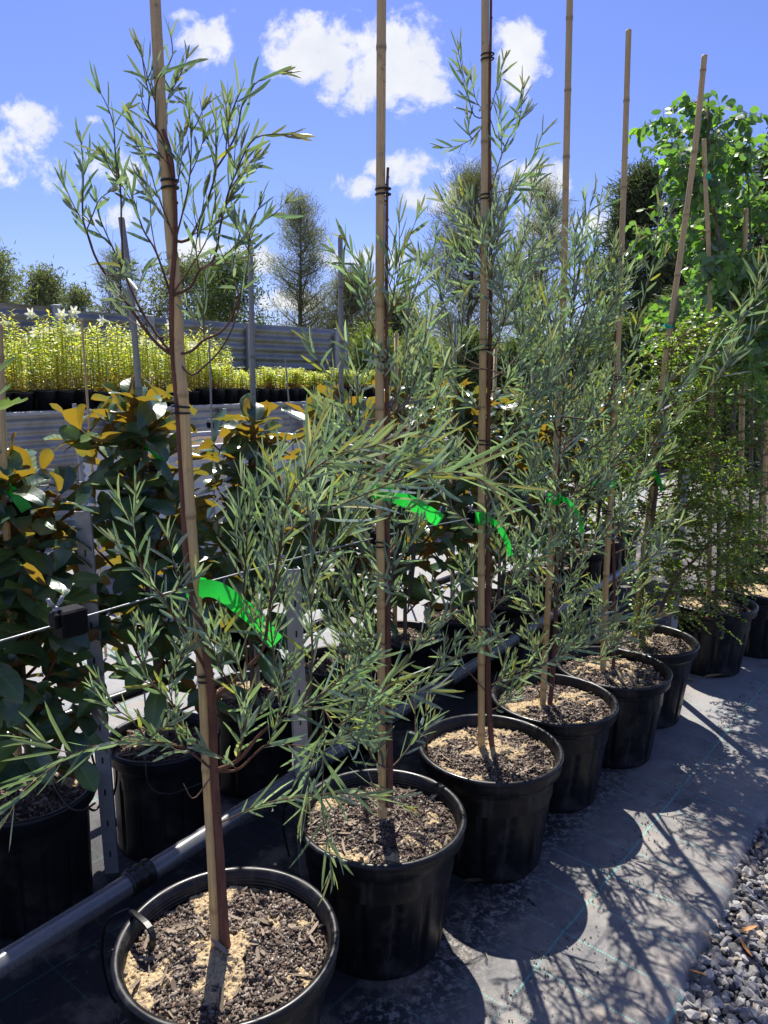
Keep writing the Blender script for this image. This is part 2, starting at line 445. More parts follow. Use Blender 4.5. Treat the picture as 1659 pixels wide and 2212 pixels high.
def m_corr():
    m, t = mat('galvanised_corrugated')
    tc = t.n('ShaderNodeTexCoord').outputs['Object']
    n = t.noise(tc, 3, 5, .6); n2 = t.noise(tc, 60, 3, .6)
    vo = t.n('ShaderNodeTexVoronoi', ins={'Vector': tc, 'Scale': 60.0}).outputs['Distance']
    c = t.mix(t.ss(n, .35, .7), (.30, .31, .32), (.19, .185, .165))
    c = t.mix(t.math('MULTIPLY', n2, .25), c, (.25, .24, .22))
    p = t.n('ShaderNodeBsdfPrincipled', ins={'Base Color': c, 'Roughness': t.ss(vo, 0, .6, .38, .55), 'Metallic': .45})
    out(t, p.outputs[0]); return m


def m_mat():
    """black woven weed mat: dusty, with green marker threads"""
    m, t = mat('weed_mat')
    g = t.n('ShaderNodeNewGeometry').outputs['Position']
    s = t.n('ShaderNodeSeparateXYZ', ins={0: g})
    x, y = s.outputs[0], s.outputs[1]
    def rot(a):
        return (t.math('ADD', t.math('MULTIPLY', x, cos(a)), t.math('MULTIPLY', y, sin(a))),
                t.math('ADD', t.math('MULTIPLY', x, -sin(a)), t.math('MULTIPLY', y, cos(a))))
    wob = t.math('MULTIPLY', t.math('SUBTRACT', t.noise(g, 3.5, 2), .5), .016)
    al, ac = rot(MA)            # along / across the threads
    ac = t.math('ADD', ac, wob); al = t.math('ADD', al, wob)
    def line(c, per, off, w):
        f = t.math('ABSOLUTE', t.math('SUBTRACT', t.math('FRACT', t.math('DIVIDE', t.math('SUBTRACT', c, off), per)), .5))
        return t.ss(f, .5 - w / per, .5 - .35 * w / per)
    l1 = line(ac, .30, ACO, .0045)
    l2 = line(al, .152, ALO, .0034)
    dash = t.ss(t.math('SINE', t.math('MULTIPLY', al, 900)), -.6, .2); dash2 = t.ss(t.math('SINE', t.math('MULTIPLY', ac, 900)), -.6, .2)
    ln = t.math('MAXIMUM', t.math('MULTIPLY', l1, dash), t.math('MULTIPLY', t.math('MULTIPLY', l2, dash2), .8))
    fade = t.ss(t.noise(g, 2.2, 3, .6), .33, .50)
    ln = t.math('MULTIPLY', ln, t.math('ADD', t.math('MULTIPLY', fade, .7), .08)); lraw = ln
    wv = t.math('MULTIPLY', t.math('SINE', t.math('MULTIPLY', al, 1300)), t.math('SINE', t.math('MULTIPLY', ac, 900)))
    d1 = t.noise(g, 3.0, 7, .66); d2 = t.noise(g, 22, 6, .7); d3 = t.noise(g, 150, 4, .7)
    c = t.mix(t.ss(d1, .38, .66), (.15, .148, .146), (.31, .280, .245))
    c = t.mix(t.math('MULTIPLY', t.ss(t.noise(g, 9, 8, .7, .4), .54, .66), .5), c, (.10, .10, .105))
    c = t.mix(t.math('MULTIPLY', t.ss(wv, -.6, .6), .3), c, (.12, .12, .125))
    c = t.mix(t.math('MULTIPLY', t.ss(d2, .52, .68), .35), c, (.44, .39, .34))
    c = t.mix(t.math('MULTIPLY', t.ss(d3, .62, .75), .6), c, (.55, .49, .42))
    # wet strip between the rows, its shade painted in dark, plus mineral crust
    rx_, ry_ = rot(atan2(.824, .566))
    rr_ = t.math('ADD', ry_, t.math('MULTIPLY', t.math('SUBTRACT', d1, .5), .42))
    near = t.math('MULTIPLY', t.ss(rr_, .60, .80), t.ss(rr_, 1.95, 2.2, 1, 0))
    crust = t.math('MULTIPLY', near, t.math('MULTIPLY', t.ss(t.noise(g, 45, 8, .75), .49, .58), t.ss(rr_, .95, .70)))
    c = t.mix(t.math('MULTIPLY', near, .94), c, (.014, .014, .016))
    c = t.mix(t.math('MULTIPLY', crust, .85), c, (.42, .38, .33))
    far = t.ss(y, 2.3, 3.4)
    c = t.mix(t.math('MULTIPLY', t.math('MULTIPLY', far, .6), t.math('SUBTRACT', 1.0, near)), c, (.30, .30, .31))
    c = t.mix(t.math('MULTIPLY', t.ss(t.noise(g, 5, 6, .65), .5, .66), .45), c, (.34, .27, .21))
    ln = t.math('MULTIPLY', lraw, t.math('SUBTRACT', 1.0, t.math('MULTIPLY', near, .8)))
    c = t.mix(ln, c, (.14, .56, .48))
    h = t.math('ADD', t.math('MULTIPLY', wv, .5), t.math('ADD', t.math('MULTIPLY', d2, 2.0), t.math('MULTIPLY', d3, .5)))
    p = t.n('ShaderNodeBsdfPrincipled', ins={'Base Color': c, 'Roughness': .62, 'Specular IOR Level': .35, 'Normal': t.n('ShaderNodeBump', ins={'Height': t.math('ADD', t.noise(g, 6, 4, .5, .6), t.math('MULTIPLY', d2, .25)), 'Strength': .5, 'Distance': .02, 'Normal': bump(t, h, .5, .0015)}).outputs[0]})
    out(t, p.outputs[0]); return m


MA = atan2(.912 - .451 + .0, .626 - .252)       # direction of the green threads
MA = atan2(2.068 - 1.455, .975 - .472)
def _ac(p): return -p[0] * sin(MA) + p[1] * cos(MA)
def _al(p): return p[0] * cos(MA) + p[1] * sin(MA)
ACO = _ac((.746, 1.801)) - .15; ALO = _al((.746, 1.801)) - .076

K = {}
K['black'] = m_plain('black_plastic', (.008, .008, .009), .33, spec=.45, nscale=25, dust=(.10, .09, .08), dk=.12, bs=.15)
K['pot'] = m_plain('pot_plastic', (.0055, .0055, .0065), .33, spec=.36, nscale=14, dust=(.085, .075, .065), dk=.4, bs=.12)
K['pot'] = m_pot()
K['potb'] = m_plain('pot_plastic_grey', (.010, .010, .012), .42, spec=.34, nscale=18, dust=(.10, .09, .08), dk=.3, bs=.12)
K['pipe'] = m_plain('pipe_plastic', (.12, .122, .128), .26, spec=.9, nscale=40, dust=(.16, .15, .13), dk=.35, bs=.1)
K['galv'] = m_plain('galvanised_steel', (.42, .44, .46), .42, metal=.85, nscale=24, nv=.5, bs=.05)
K['galvdull'] = m_plain('weathered_galvanised_steel', (.35, .36, .37), .5, metal=.4, nscale=24, nv=.4, bs=.05)
K['wire'] = m_plain('wire_steel', (.26, .27, .28), .45, metal=.6)
K['clamp'] = m_plain('clamp_plastic', (.003, .003, .0035), .6, spec=.12)
K['white'] = m_plain('white_plastic', (.62, .62, .60), .5, nscale=12, nv=.15, dust=(.4, .36, .3), dk=.3)
K['bamboo'] = m_bamboo()
K['greycane'] = m_bamboo('grey_cane', (.36, .33, .28), (.26, .25, .23))
K['bark'] = m_bark('red_brown_bark', (.105, .042, .030), (.19, .085, .055), scale=90)
K['twig'] = m_bark('twig_bark', (.16, .09, .06), (.22, .16, .10), scale=120, useattr=True)
K['greybark'] = m_bark('grey_brown_bark', (.12, .085, .065), (.20, .155, .12), scale=70)
K['corr'] = m_corr()
K['soil'] = m_attr('potting_soil')
K['stone'] = m_attr('stone', rough=.9, bs=.7, scale=200, var=.4)
K['aleaf'] = m_leaf('narrow_wattle_leaf', rough=.40, trans=.32, tcol=(1.6, 2.0, .75), silver=.75, edge=(.34, .34, .10), edge_k=.5)
K['mleaf'] = m_leaf('magnolia_leaf', rough=.30, trans=.28, edge=(.12, .12, .03), edge_k=.3, rib=.5, spec=.85, back=(.085, .036, .014), backtrans=(.54, .35, .025))
K['sleaf'] = m_leaf('small_leaf', rough=.4, trans=.42, tcol=(2.2, 2.4, .6), edge_k=0.0)
K['eleaf'] = m_leaf('eucalypt_leaf', rough=.42, trans=.40, tcol=(1.6, 2.2, .5), edge=(.25, .2, .05), edge_k=.3, silver=.2)
K['lleaf'] = m_leaf('lily_leaf', rough=.45, trans=.45, tcol=(1.7, 1.7, .5), edge_k=0.0)
K['petal'] = m_leaf('lily_petal', rough=.6, trans=.4, tcol=(1, 1, .9), edge_k=0.0, rib=0)
K['bleaf'] = m_leaf('distant_foliage', rough=.7, trans=.3, tcol=(1.4, 1.6, .7), edge_k=0.0, rib=0, spec=.2)
K['litter'] = m_leaf('dry_leaf', rough=.6, trans=.15, tcol=(1, .9, .6), edge_k=0.0)
m, t = mat('green_tag_plastic')
g = t.n('ShaderNodeTexCoord').outputs['Object']
cc = t.mix(t.ss(t.noise(g, 120, 2), .4, .7), (.018, .55, .05), (.015, .44, .04))
p = t.n('ShaderNodeBsdfPrincipled', ins={'Base Color': cc, 'Roughness': .35})
tr = t.n('ShaderNodeBsdfTranslucent', ins={0: (.04, .95, .08, 1)})
out(t, t.n('ShaderNodeMixShader', ins={0: .45, 1: p.outputs[0], 2: tr.outputs[0]}).outputs[0]); K['tag'] = m
m, t = mat('teal_tape_plastic')
p = t.n('ShaderNodeBsdfPrincipled', ins={'Base Color': (.01, .42, .24, 1), 'Roughness': .4})
out(t, p.outputs[0]); K['teal'] = m
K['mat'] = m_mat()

# ------------------------------------------------------------------ setting: ground, weed mat, gravel
m, t = mat('bare_ground')
g = t.n('ShaderNodeNewGeometry').outputs['Position']
a = t.noise(g, .6, 6, .65); b = t.noise(g, 30, 6, .7)
c = t.mix(t.ss(a, .35, .7), (.30, .27, .23), (.22, .22, .21)); c = t.mix(t.math('MULTIPLY', t.ss(b, .45, .7), .5), c, (.14, .12, .10))
out(t, t.n('ShaderNodeBsdfPrincipled', ins={'Base Color': c, 'Roughness': .9, 'Normal': bump(t, b, .5, .01)}).outputs[0])
A = Acc(); A.add([[-300, -60, -.045], [300, -60, -.045], [300, 600, -.045], [-300, 600, -.045]], [[0, 1, 2, 3]])
tag(A.build('ground', m), 'pale bare ground of the nursery yard', kind='structure')

edge = [gz(*p) for p in ((1380, 2400), (1460, 2212), (1492, 2110), (1530, 2030), (1570, 1960), (1592, 1900), (1610, 1850), (1659, 1770), (1760, 1690), (1950, 1600), (2400, 1450))]
edge = np.array(edge)[:, :2]
edge = np.concatenate([[[.25, .2]], edge, [[4.5, 4.7], [6.0, 6.2]]])
es = smooth_path(np.c_[edge, np.zeros(len(edge))], step=.012)[:, :2]
A = Acc()
nrow = 40
d = norm(np.gradient(es, axis=0)); nrm = np.c_[-d[:, 1], d[:, 0]]          # to the left of the edge (towards the mat)
wob = (vnoise(es[:, 0] * 9, es[:, 1] * 9, 3) - .5) * .03 + (vnoise(es[:, 0] * 40, es[:, 1] * 40, 5) - .5) * .012
offs = np.concatenate([[-.012, 0, .006, .014, .025, .04, .06, .085], np.linspace(.11, 1.3, 60)])
hs = np.interp(offs, [-.012, 0, .006, .014, .025, .04, .06, .085, 1.3], [-.05, -.04, -.022, -.010, -.002, .002, .001, 0, 0])
rows = []
for o_, h in zip(offs, hs):
    q = es + nrm * (o_ + wob * max(0, 1 - max(o_, 0) / .3))[:, None]
    z = h + (.004 * (vnoise(q[:, 0] * 7, q[:, 1] * 7, 9) - .5) * (1 if o_ > .03 else 0))
    rows.append(np.c_[q, z])
V = np.stack(rows)
nr, nc = V.shape[:2]
i = np.arange(nr - 1)[:, None]; j = np.arange(nc - 1)[None]
A.add(V, np.stack([i * nc + j, i * nc + j + 1, (i + 1) * nc + j + 1, (i + 1) * nc + j], -1).reshape(-1, 4))
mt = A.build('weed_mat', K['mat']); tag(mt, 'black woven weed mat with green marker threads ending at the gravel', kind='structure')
A = Acc()
far = np.array([[-7, -3], [.25, -3], [.25, .2]] + [list(x) for x in V[40, :, :2]] + [[7, 9], [7, 16], [-7, 16]])
bmv = np.c_[far, np.full(len(far), -.006)]
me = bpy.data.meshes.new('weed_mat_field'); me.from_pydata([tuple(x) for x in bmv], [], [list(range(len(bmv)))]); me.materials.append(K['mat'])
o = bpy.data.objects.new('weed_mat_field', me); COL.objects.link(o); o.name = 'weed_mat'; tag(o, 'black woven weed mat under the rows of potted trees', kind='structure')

# gravel
A = Acc()
n = 26000
Pp = []
ii = rng.integers(20, len(es) - 40, n * 2)
of = rng.uniform(-1.5, .02, n * 2)
P2 = es[ii] + nrm[ii] * of[:, None]
keep = (P2[:, 1] > 1.15) & (P2[:, 1] < 4.2) & (P2[:, 0] > .5) & (P2[:, 0] < P2[:, 1] * .56 + .15)
P2 = P2[keep][:n]
of = of[keep][:n]
n = len(P2)
g_ = rng.uniform(.14, .44, n)[:, None] * np.array([1.0, 1.0, 1.02]); g_ *= np.array([1.04, 1.0, .95]); g_[rng.random(n) < .15] *= np.array([1.2, 1.08, .9])
sz = .011 + .017 * rng.random(n) ** 1.4
z = -.028 + rng.uniform(-.008, .014, n)
stones(A, np.c_[P2, z], sz * 1.25, g_)
tag(A.build('gravel', K['stone'], smooth=False), 'angular grey gravel along the mat edge', kind='stuff')
A = Acc()
gx = np.concatenate([es[10:], [[9, 4], [9, -3], [.2, -3]]])
me = bpy.data.meshes.new('gravel_bed'); me.from_pydata([(float(a), float(b), -.036) for a, b in gx], [], [list(range(len(gx)))])
m, t = mat('gravel_bed'); g = t.n('ShaderNodeNewGeometry').outputs['Position']
vo = t.n('ShaderNodeTexVoronoi', ins={'Vector': g, 'Scale': 55.0})
c = t.mix(t.ss(vo.outputs['Distance'], .1, .6), (.16, .16, .165), (.03, .03, .03))
out(t, t.n('ShaderNodeBsdfPrincipled', ins={'Base Color': c, 'Roughness': .9, 'Normal': bump(t, vo.outputs['Distance'], .8, .01)}).outputs[0])
me.materials.append(m); o = bpy.data.objects.new('gravel_path', me); COL.objects.link(o); tag(o, 'grey gravel path bed beside the mat', kind='structure')

# crumbs of mix and leaf bits spilled on the mat
A = Acc(); n = 900
a_ = rng.random(n) * 3.2; w_ = np.abs(rng.normal(size=n)) * .07
px_ = -.35 + .62 * a_ + .05; py_ = 1.05 + .78 * a_
Pc = np.c_[px_ + .14 + w_ * .8, py_ - .10 - w_ * .5, np.full(n, .003)]
shards(A, Pc, rng.uniform(.0015, .0045, n), np.array([.26, .22, .18])[None] * rng.uniform(.3, 1.9, (n, 1)), flat=.6)
m_ = 300; a_ = rng.random(m_) * 3.2; q_ = rng.uniform(-.9, .55, m_)
Pl = np.c_[-.3 + .62 * a_ + q_ * .8, 1.05 + .78 * a_ - q_ * .5, np.full(m_, .005)]; th = rng.uniform(0, 6.28, m_)
leaves(A, Pl, np.c_[np.cos(th), np.sin(th), rng.uniform(-.05, .12, m_)], np.tile([0, 0, 1.], (m_, 1)) + rng.normal(size=(m_, 3)) * .2, rng.uniform(.008, .035, m_), rng.uniform(.0006, .0016, m_), [(0, .4), (.3, 1), (.7, .8), (1, .1)], np.array([[.40, .31, .20]]) * rng.uniform(.3, 1.2, (m_, 1)), curl=rng.uniform(-.1, .2, m_), bend=rng.uniform(-.3, .3, m_))
tag(A.build('leaf_litter', K['soil'], smooth=False), 'crumbs of potting mix and dry leaf bits scattered on the mat', kind='stuff')

# ------------------------------------------------------------------ terrace, retaining wall, fence
U = np.array([.466, .885]); Nn = np.array([-.885, .466])
F0 = np.array([-3.14, 6.5])          # front of the lily pots
ZT = 1.085
w0 = F0 - U * 3.0 - Nn * .16; w1 = F0 + U * 8.2 - Nn * .16
A = Acc()
b0, b1 = w0 + Nn * 6, w1 + Nn * 1.7
q = [w0 + Nn * .03, w1 + Nn * .03, b1, b0]
A.add([[*a, ZT] for a in q] + [[*a, -.04] for a in q], [[0, 1, 2, 3], [1, 0, 4, 5], [2, 1, 5, 6], [3, 2, 6, 7], [0, 3, 7, 4]])
mter = m_plain('terrace_gravel', (.32, .30, .27), .9, nscale=4, nv=.4)
tag(A.build('terrace', mter, smooth=False), 'raised gravel terrace behind the retaining wall', kind='structure')


def corr_sheet(acc, p0, p1, z0, z1, per=.076, amp=.009, seg=6, c=(1, 1, 1), lean=0.0):
    """corrugated sheet with horizontal flutes between ground points p0,p1"""
    p0 = np.asarray(p0); p1 = np.asarray(p1); d = norm(p1 - p0); nn = np.array([d[1], -d[0]])
    nz = int((z1 - z0) / per * seg) + 1; zz = np.linspace(z0, z1, nz)
    a = amp * np.sin((zz - z0) / per * 2 * pi)
    L = np.array([[*(p0 + nn * k), z_] for k, z_ in zip(a, zz)]); R = np.array([[*(p1 + nn * k), z_] for k, z_ in zip(a, zz)])
    V = np.concatenate([L, R]); i = np.arange(nz - 1)
    acc.add(V, np.stack([i, i + nz, i + nz + 1, i + 1], -1), c=c)
    V2 = V.copy(); V2[:, :2] -= nn * .0015
    acc.add(V2, np.stack([i, i + 1, i + nz + 1, i + nz], -1), c=c)


rw = root('retaining_wall', 'corrugated galvanised steel retaining wall below the potted lilies', 'wall', (*w0, 0))
A = Acc()
for k in range(6):
    a = w0 + (w1 - w0) * k / 6; b = w0 + (w1 - w0) * (k + 1) / 6 + U * .03
    corr_sheet(A, a - Nn * (.004 if k % 2 else .012), b - Nn * (.004 if k % 2 else .012), 0.0, ZT - .02)
A.build('corrugated_sheet', K['corr'], rw, origin=(*w0, 0))
A = Acc()
dd = w1 - w0; R_ = rotz(atan2(dd[1], dd[0]))
box(A, (0, -.06, ZT - .02), (np.linalg.norm(dd), .05, ZT + .012), R=R_, cen=(*w0, 0), bev=.004)
A.build('cap_rail', K['galvdull'], rw, smooth=False, origin=(*w0, 0))
for k in range(7):
    pz = w0 + dd * (k + .35) / 7 - Nn * .07
    A = Acc(); box(A, (-.03, -.03, 0), (.03, .03, ZT - .03), R=R_, cen=(*pz, 0), bev=.004)
    A.build('post', K['galvdull'], rw, smooth=False, origin=(*w0, 0))

# fence behind the lilies
g0 = np.array([-5.6, 7.32]); g1 = np.array([-.62, 11.88]); gm = np.array([-2.99, 9.73])
fz = 2.14
fence = root('corrugated_fence', 'corrugated galvanised iron fence behind the lilies, ending at a steel post', 'fence', (*g0, 0))
gd = norm(g1 - g0); nrmf = np.array([gd[1], -gd[0]])
cuts = [0, .35, .52, .735, 1.0]; tops = [2.18, 2.15, 2.14, 2.14]
Lf = np.linalg.norm(g1 - g0)
for k in range(4):
    A = Acc(); a = g0 + (g1 - g0) * cuts[k]; b = g0 + (g1 - g0) * cuts[k + 1] + gd * .05
    corr_sheet(A, a + nrmf * .004 * (k % 2), b + nrmf * .004 * (k % 2), .6, tops[k], per=.13, amp=.02)
    sh = A.build('corrugated_panel', K['corr'], fence, origin=(*g0, 0))
A = Acc()
box(A, (0, -.02, fz + .005), (Lf, .03, fz + .035), R=rotz(atan2(gd[1], gd[0])), cen=(*g0, 0), bev=.004)
for cpos in (.10, .35, .52, .735, .965):
    A2 = Acc(); pz = g0 + (g1 - g0) * cpos + nrmf * .05
    box(A2, (-.045, -.03, .6), (.045, .03, fz + (.06 if cpos < .5 else .01)), R=rotz(atan2(gd[1], gd[0])), cen=(*pz, 0), bev=.005)
    A2.build('post', K['galvdull'], fence, smooth=False, origin=(*g0, 0))

# ------------------------------------------------------------------ background trees
def blades(acc, P, D, L, Wd, cols):
    """one-triangle sprays"""
    n = len(P); D = norm(D); s = norm(np.cross(D, rng.normal(size=(n, 3))))
    V = np.stack([P - s * Wd[:, None] * .5, P + s * Wd[:, None] * .5, P + D * L[:, None]], 1)
    acc.add(V, None, np.arange(3 * n).reshape(-1, 3), c=np.repeat(cols, 3, 0))


def bg_tree(name, label, x, top, wpx, Y, kind, zb=0.0, col=(.06, .075, .04), seed=0, group='trees beyond the nursery yard', dens=1.0, low=.15):
    global rng
    rng = np.random.default_rng(100 + seed)
    b = at(x, 800, Y); b[2] = zb; tp = at(x, top, Y); H = tp[2] - zb; Wm = wpx * Y / F * .5
    o = root(name, label, 'tree', b, group)
    T = Acc(); C = Acc()
    lean = rng.uniform(-.03, .03, 2) * H
    path = smooth_path([[0, 0, -.2], [lean[0] * .3, lean[1] * .3, H * .4], [lean[0], lean[1], H * .97]], n=12)
    tube(T, path, np.linspace(H * .018, H * .002, 12), 7)
    nb = int({'casuarina': 90, 'conifer': 150, 'gum': 55}[kind] * (.6 + .4 * dens))
    for i in range(nb):
        f = low + (1 - low) * (i + rng.random()) / nb
        if kind == 'conifer': r = Wm * (1 - f) ** .75 * rng.uniform(.75, 1.1) + .1
        elif kind == 'casuarina': r = Wm * min(1, .45 + f * 2) * (1.04 - f) ** .65 * rng.uniform(.3, 1.1) + .1
        else: r = Wm * (sin(pi * min(.98, f * .85 + .1)) ** .6) * rng.uniform(.5, 1.1)
        az = rng.uniform(0, 2 * pi)
        st = path[min(11, int(f * 11))] * 1.0; st[2] = f * H * .97
        rise = {'conifer': .15, 'casuarina': .75, 'gum': .5}[kind]
        en = st + np.array([cos(az) * r, sin(az) * r, r * rise * rng.uniform(.5, 1.3)])
        if en[2] > H: en[2] = H - rng.uniform(0, .3)
        mid = (st + en) / 2 + np.array([0, 0, -r * .08])
        pth = smooth_path([st, mid, en], n=7)
        tube(T, pth, np.linspace(H * .0045, H * .0012, 7) * (1.2 - f * .6), 4, cap=False)
        # foliage clumps along the limb
        m_ = {'casuarina': int(210 * dens), 'conifer': int(150 * dens), 'gum': int(230 * dens)}[kind]
        tpos = rng.uniform(.25, 1.05, m_); cl = rng.integers(0, 6, m_); tpos = tpos * .25 + (.12 + (cl / 5) ** .8 * .78)
        k_ = np.clip(tpos * 6, 0, 5.99); i0 = k_.astype(int); fr = (k_ - i0)[:, None]
        Pb = pth[i0] * (1 - fr) + pth[np.minimum(i0 + 1, 6)] * fr
        sp = {'casuarina': .16, 'conifer': .2, 'gum': .26}[kind] * (Wm / 1.6) ** .5
        Pb = Pb + rng.normal(size=(m_, 3)) * sp * (1.25 if kind == 'casuarina' else 1) * np.array([1, 1, .8])
        if kind == 'casuarina':
            D = rng.normal(size=(m_, 3)) * .55 + norm(en - st) * .7 + np.array([0, 0, .25]); L = rng.uniform(.16, .4, m_); w_ = rng.uniform(.010, .018, m_)
        elif kind == 'conifer':
            D = rng.normal(size=(m_, 3)) * .5 + norm(en - st) * .9 + np.array([0, 0, .2]); L = rng.uniform(.12, .3, m_); w_ = rng.uniform(.03, .06, m_)
        else:
            D = rng.normal(size=(m_, 3)) + np.array([0, 0, -.6]); L = rng.uniform(.1, .2, m_); w_ = rng.uniform(.03, .055, m_)
        s_ = Y / 24.
        br = rng.uniform(.6, 1.5) * rng.uniform(.75, 1.3, m_)
        blades(C, Pb, D, L * s_, w_ * s_, np.array(col)[None] * br[:, None] * (1 + rng.normal(size=(m_, 3)) * .05))
    T.build('trunk', K['greybark'], o); C.build('crown', K['bleaf'], o, smooth=False)
    return o


CAS = (.17, .17, .10); GUM = (.15, .165, .085); CON = (.085, .105, .055)
bg_tree('casuarina', 'wispy grey-green tree cut by the left edge, above the fence', -5, 545, 150, 24, 'gum', col=GUM, seed=1)
bg_tree('gum_tree', 'small rounded tree behind the fence, second from the left edge', 112, 585, 120, 26, 'gum', col=GUM, seed=2)
bg_tree('gum_tree', 'low thin shrubby tree behind the fence between two rounded trees', 190, 622, 100, 24, 'gum', col=GUM, seed=3, dens=.6)
bg_tree('gum_tree', 'sparse tree with bare twigs behind the leafy crown of the front tree', 262, 545, 150, 23, 'casuarina', col=CAS, seed=4, dens=.55)
bg_tree('gum_tree', 'broad olive-green tree behind the front stake', 405, 560, 220, 24, 'gum', col=(.17, .18, .085), seed=5)
bg_tree('gum_tree', 'dark green drooping tree right of the front stake, above the fence', 500, 552, 170, 22, 'gum', col=(.09, .125, .045), seed=6)
bg_tree('casuarina', 'tall narrow wispy casuarina standing alone against the sky above the fence end', 648, 428, 205, 24, 'casuarina', col=CAS, seed=7, dens=.8)
bg_tree('casuarina', 'low casuarina right of the tall narrow one', 745, 590, 200, 24, 'casuarina', col=CAS, seed=8)
bg_tree('gum_tree', 'short rounded olive tree between two casuarinas', 850, 640, 160, 25, 'gum', col=GUM, seed=9)
bg_tree('casuarina', 'large dense casuarina with pointed top behind the third stake', 1005, 368, 300, 24, 'casuarina', col=(.145, .145, .08), seed=10, dens=1.25)
bg_tree('casuarina', 'airy casuarina seen through the leaves between third and fourth stakes', 1165, 402, 240, 25, 'casuarina', col=CAS, seed=11, dens=.75)
bg_tree('cypress', 'dark conifer with tiered branches behind the fifth stake', 1372, 352, 300, 20, 'conifer', col=CON, seed=12, dens=1.3, low=.05)
bg_tree('cypress', 'dark conifer half hidden behind the round-leaved tree', 1500, 300, 300, 19, 'conifer', col=CON, seed=13, dens=1.2, low=.05)
bg_tree('cypress', 'olive conifer at the right edge above the round-leaved tree', 1625, 285, 260, 18, 'conifer', col=(.05, .062, .028), seed=14, dens=1.2, low=.05)
# bright shrubs behind the fence end
for k, (x, top, w, Y) in enumerate([(800, 715, 150, 15), (905, 740, 170, 14.5), (1010, 730, 200, 14), (1120, 745, 200, 14), (1240, 735, 220, 13.5), (1360, 700, 240, 13), (1480, 640, 240, 12.5), (1610, 600, 240, 12)]):
    bg_tree('conifer_shrub', ['bright yellow-green conifer shrub just right of the fence end', 'green shrub right of the second stake behind the magnolias', 'green shrub behind the third stake',
            'green shrub behind the leaves between third and fourth stakes', 'green shrub behind the fourth stake', 'green shrub behind the fifth stake', 'green shrub behind the sixth stake', 'green shrub at the right edge behind the round-leaved trees'][k],
            x, top, w, Y, 'conifer', col=(.20, .24, .07) if k < 2 else (.11, .14, .055), seed=20 + k, group='shrubs behind the pots', dens=1.1, low=.02)
rng = np.random.default_rng(77)

# ------------------------------------------------------------------ pots and soil
def soil_mesh(R, z, seed, n=150, chips=1500, grains=2600, sand=.5, depth=1.0):
    global rng
    rng = np.random.default_rng(seed)
    A = Acc()
    xs = np.linspace(-R, R, n); X, Y = np.meshgrid(xs, xs)
    # map the square to a disc
    with np.errstate(divide='ignore', invalid='ignore'):
        r_ = np.maximum(abs(X), abs(Y)); h_ = np.hypot(X, Y); k_ = np.where(h_ > 0, r_ / h_, 1)
    X, Y = X * k_, Y * k_
    nz = vnoise(X * 22, Y * 22, seed) ; nf = vnoise(X * 150, Y * 150, seed + 3, 3)
    msk = vnoise(X * 14 + 3, Y * 14, seed + 7, 5)
    sm = np.clip((msk - (.60 - sand * .16)) / .05, 0, 1)
    mound = .012 * np.exp(-(X ** 2 + Y ** 2) / .004)
    hfun = lambda a, b: None
    Z = z + (nz - .5) * .022 + (nf - .5) * .011 + mound - .006 * (np.hypot(X, Y) / R) ** 4 + sm * .003
    sp = vnoise(X * 300, Y * 300, seed + 5, 2)[..., None]
    dark = np.array([.075, .058, .046]); br = np.array([.26, .21, .17]); sa = np.array([.62, .47, .27])
    c = dark + (br - dark) * np.clip((vnoise(X * 40, Y * 40, seed + 2) - .35) / .4, 0, 1)[..., None]
    c = c * (.5 + sp) ; c = c * (1 - sm[..., None]) + sa * (.65 + .5 * sp) * sm[..., None]
    i = np.arange(n - 1)[:, None]; j = np.arange(n - 1)[None]
    A.add(np.stack([X, Y, Z], -1), np.stack([i * n + j, i * n + j + 1, (i + 1) * n + j + 1, (i + 1) * n + j], -1).reshape(-1, 4), c=c.reshape(-1, 3))
    def samp(m):
        a = rng.uniform(0, 2 * pi, m); r = R * .97 * np.sqrt(rng.random(m)); x, y = r * np.cos(a), r * np.sin(a)
        zz = z + (vnoise(x * 22, y * 22, seed) - .5) * .022 + (vnoise(x * 150, y * 150, seed + 3, 3) - .5) * .011 + .012 * np.exp(-(x ** 2 + y ** 2) / .004) - .006 * (r / R) ** 4
        s_ = np.clip((vnoise(x * 14 + 3, y * 14, seed + 7, 5) - (.60 - sand * .16)) / .05, 0, 1)
        return np.c_[x, y, zz], s_
    P, s_ = samp(chips)
    pal = np.array([[.06, .046, .036], [.18, .14, .11], [.30, .24, .19], [.42, .36, .29], [.22, .15, .11], [.12, .09, .08]])
    kk = s_ < .5
    shards(A, P[kk] + [0, 0, .002], rng.uniform(.0035, .010, kk.sum()), pal[rng.integers(0, 6, kk.sum())] * rng.uniform(.7, 1.3, (kk.sum(), 1)), flat=.35)
    P, s_ = samp(grains)
    cc = np.where(s_[:, None] > .4, np.array([[.66, .51, .31]]), pal[rng.integers(0, 6, grains)]) * rng.uniform(.6, 1.35, (grains, 1))
    wh = rng.random(grains) < .06; cc[wh] = np.array([.58, .54, .47])
    shards(A, P + [0, 0, .001], rng.uniform(.002, .005, grains), cc, flat=.8)
    # dry leaf and stick litter
    nl = int(60 * R / .19); P, _ = samp(nl); P[:, 2] += .006; a = rng.uniform(0, 2 * pi, nl)
    D = np.c_[np.cos(a), np.sin(a), rng.uniform(-.1, .25, nl)]
    leaves(A, P, D, np.tile([0, 0, 1.], (nl, 1)) + rng.normal(size=(nl, 3)) * .3, rng.uniform(.015, .05, nl), rng.uniform(.0015, .005, nl), PHY, np.array([[.33, .26, .19]]) * rng.uniform(.5, 1.3, (nl, 1)), curl=rng.uniform(-.1, .3, nl), bend=rng.uniform(-.3, .3, nl))
    return A


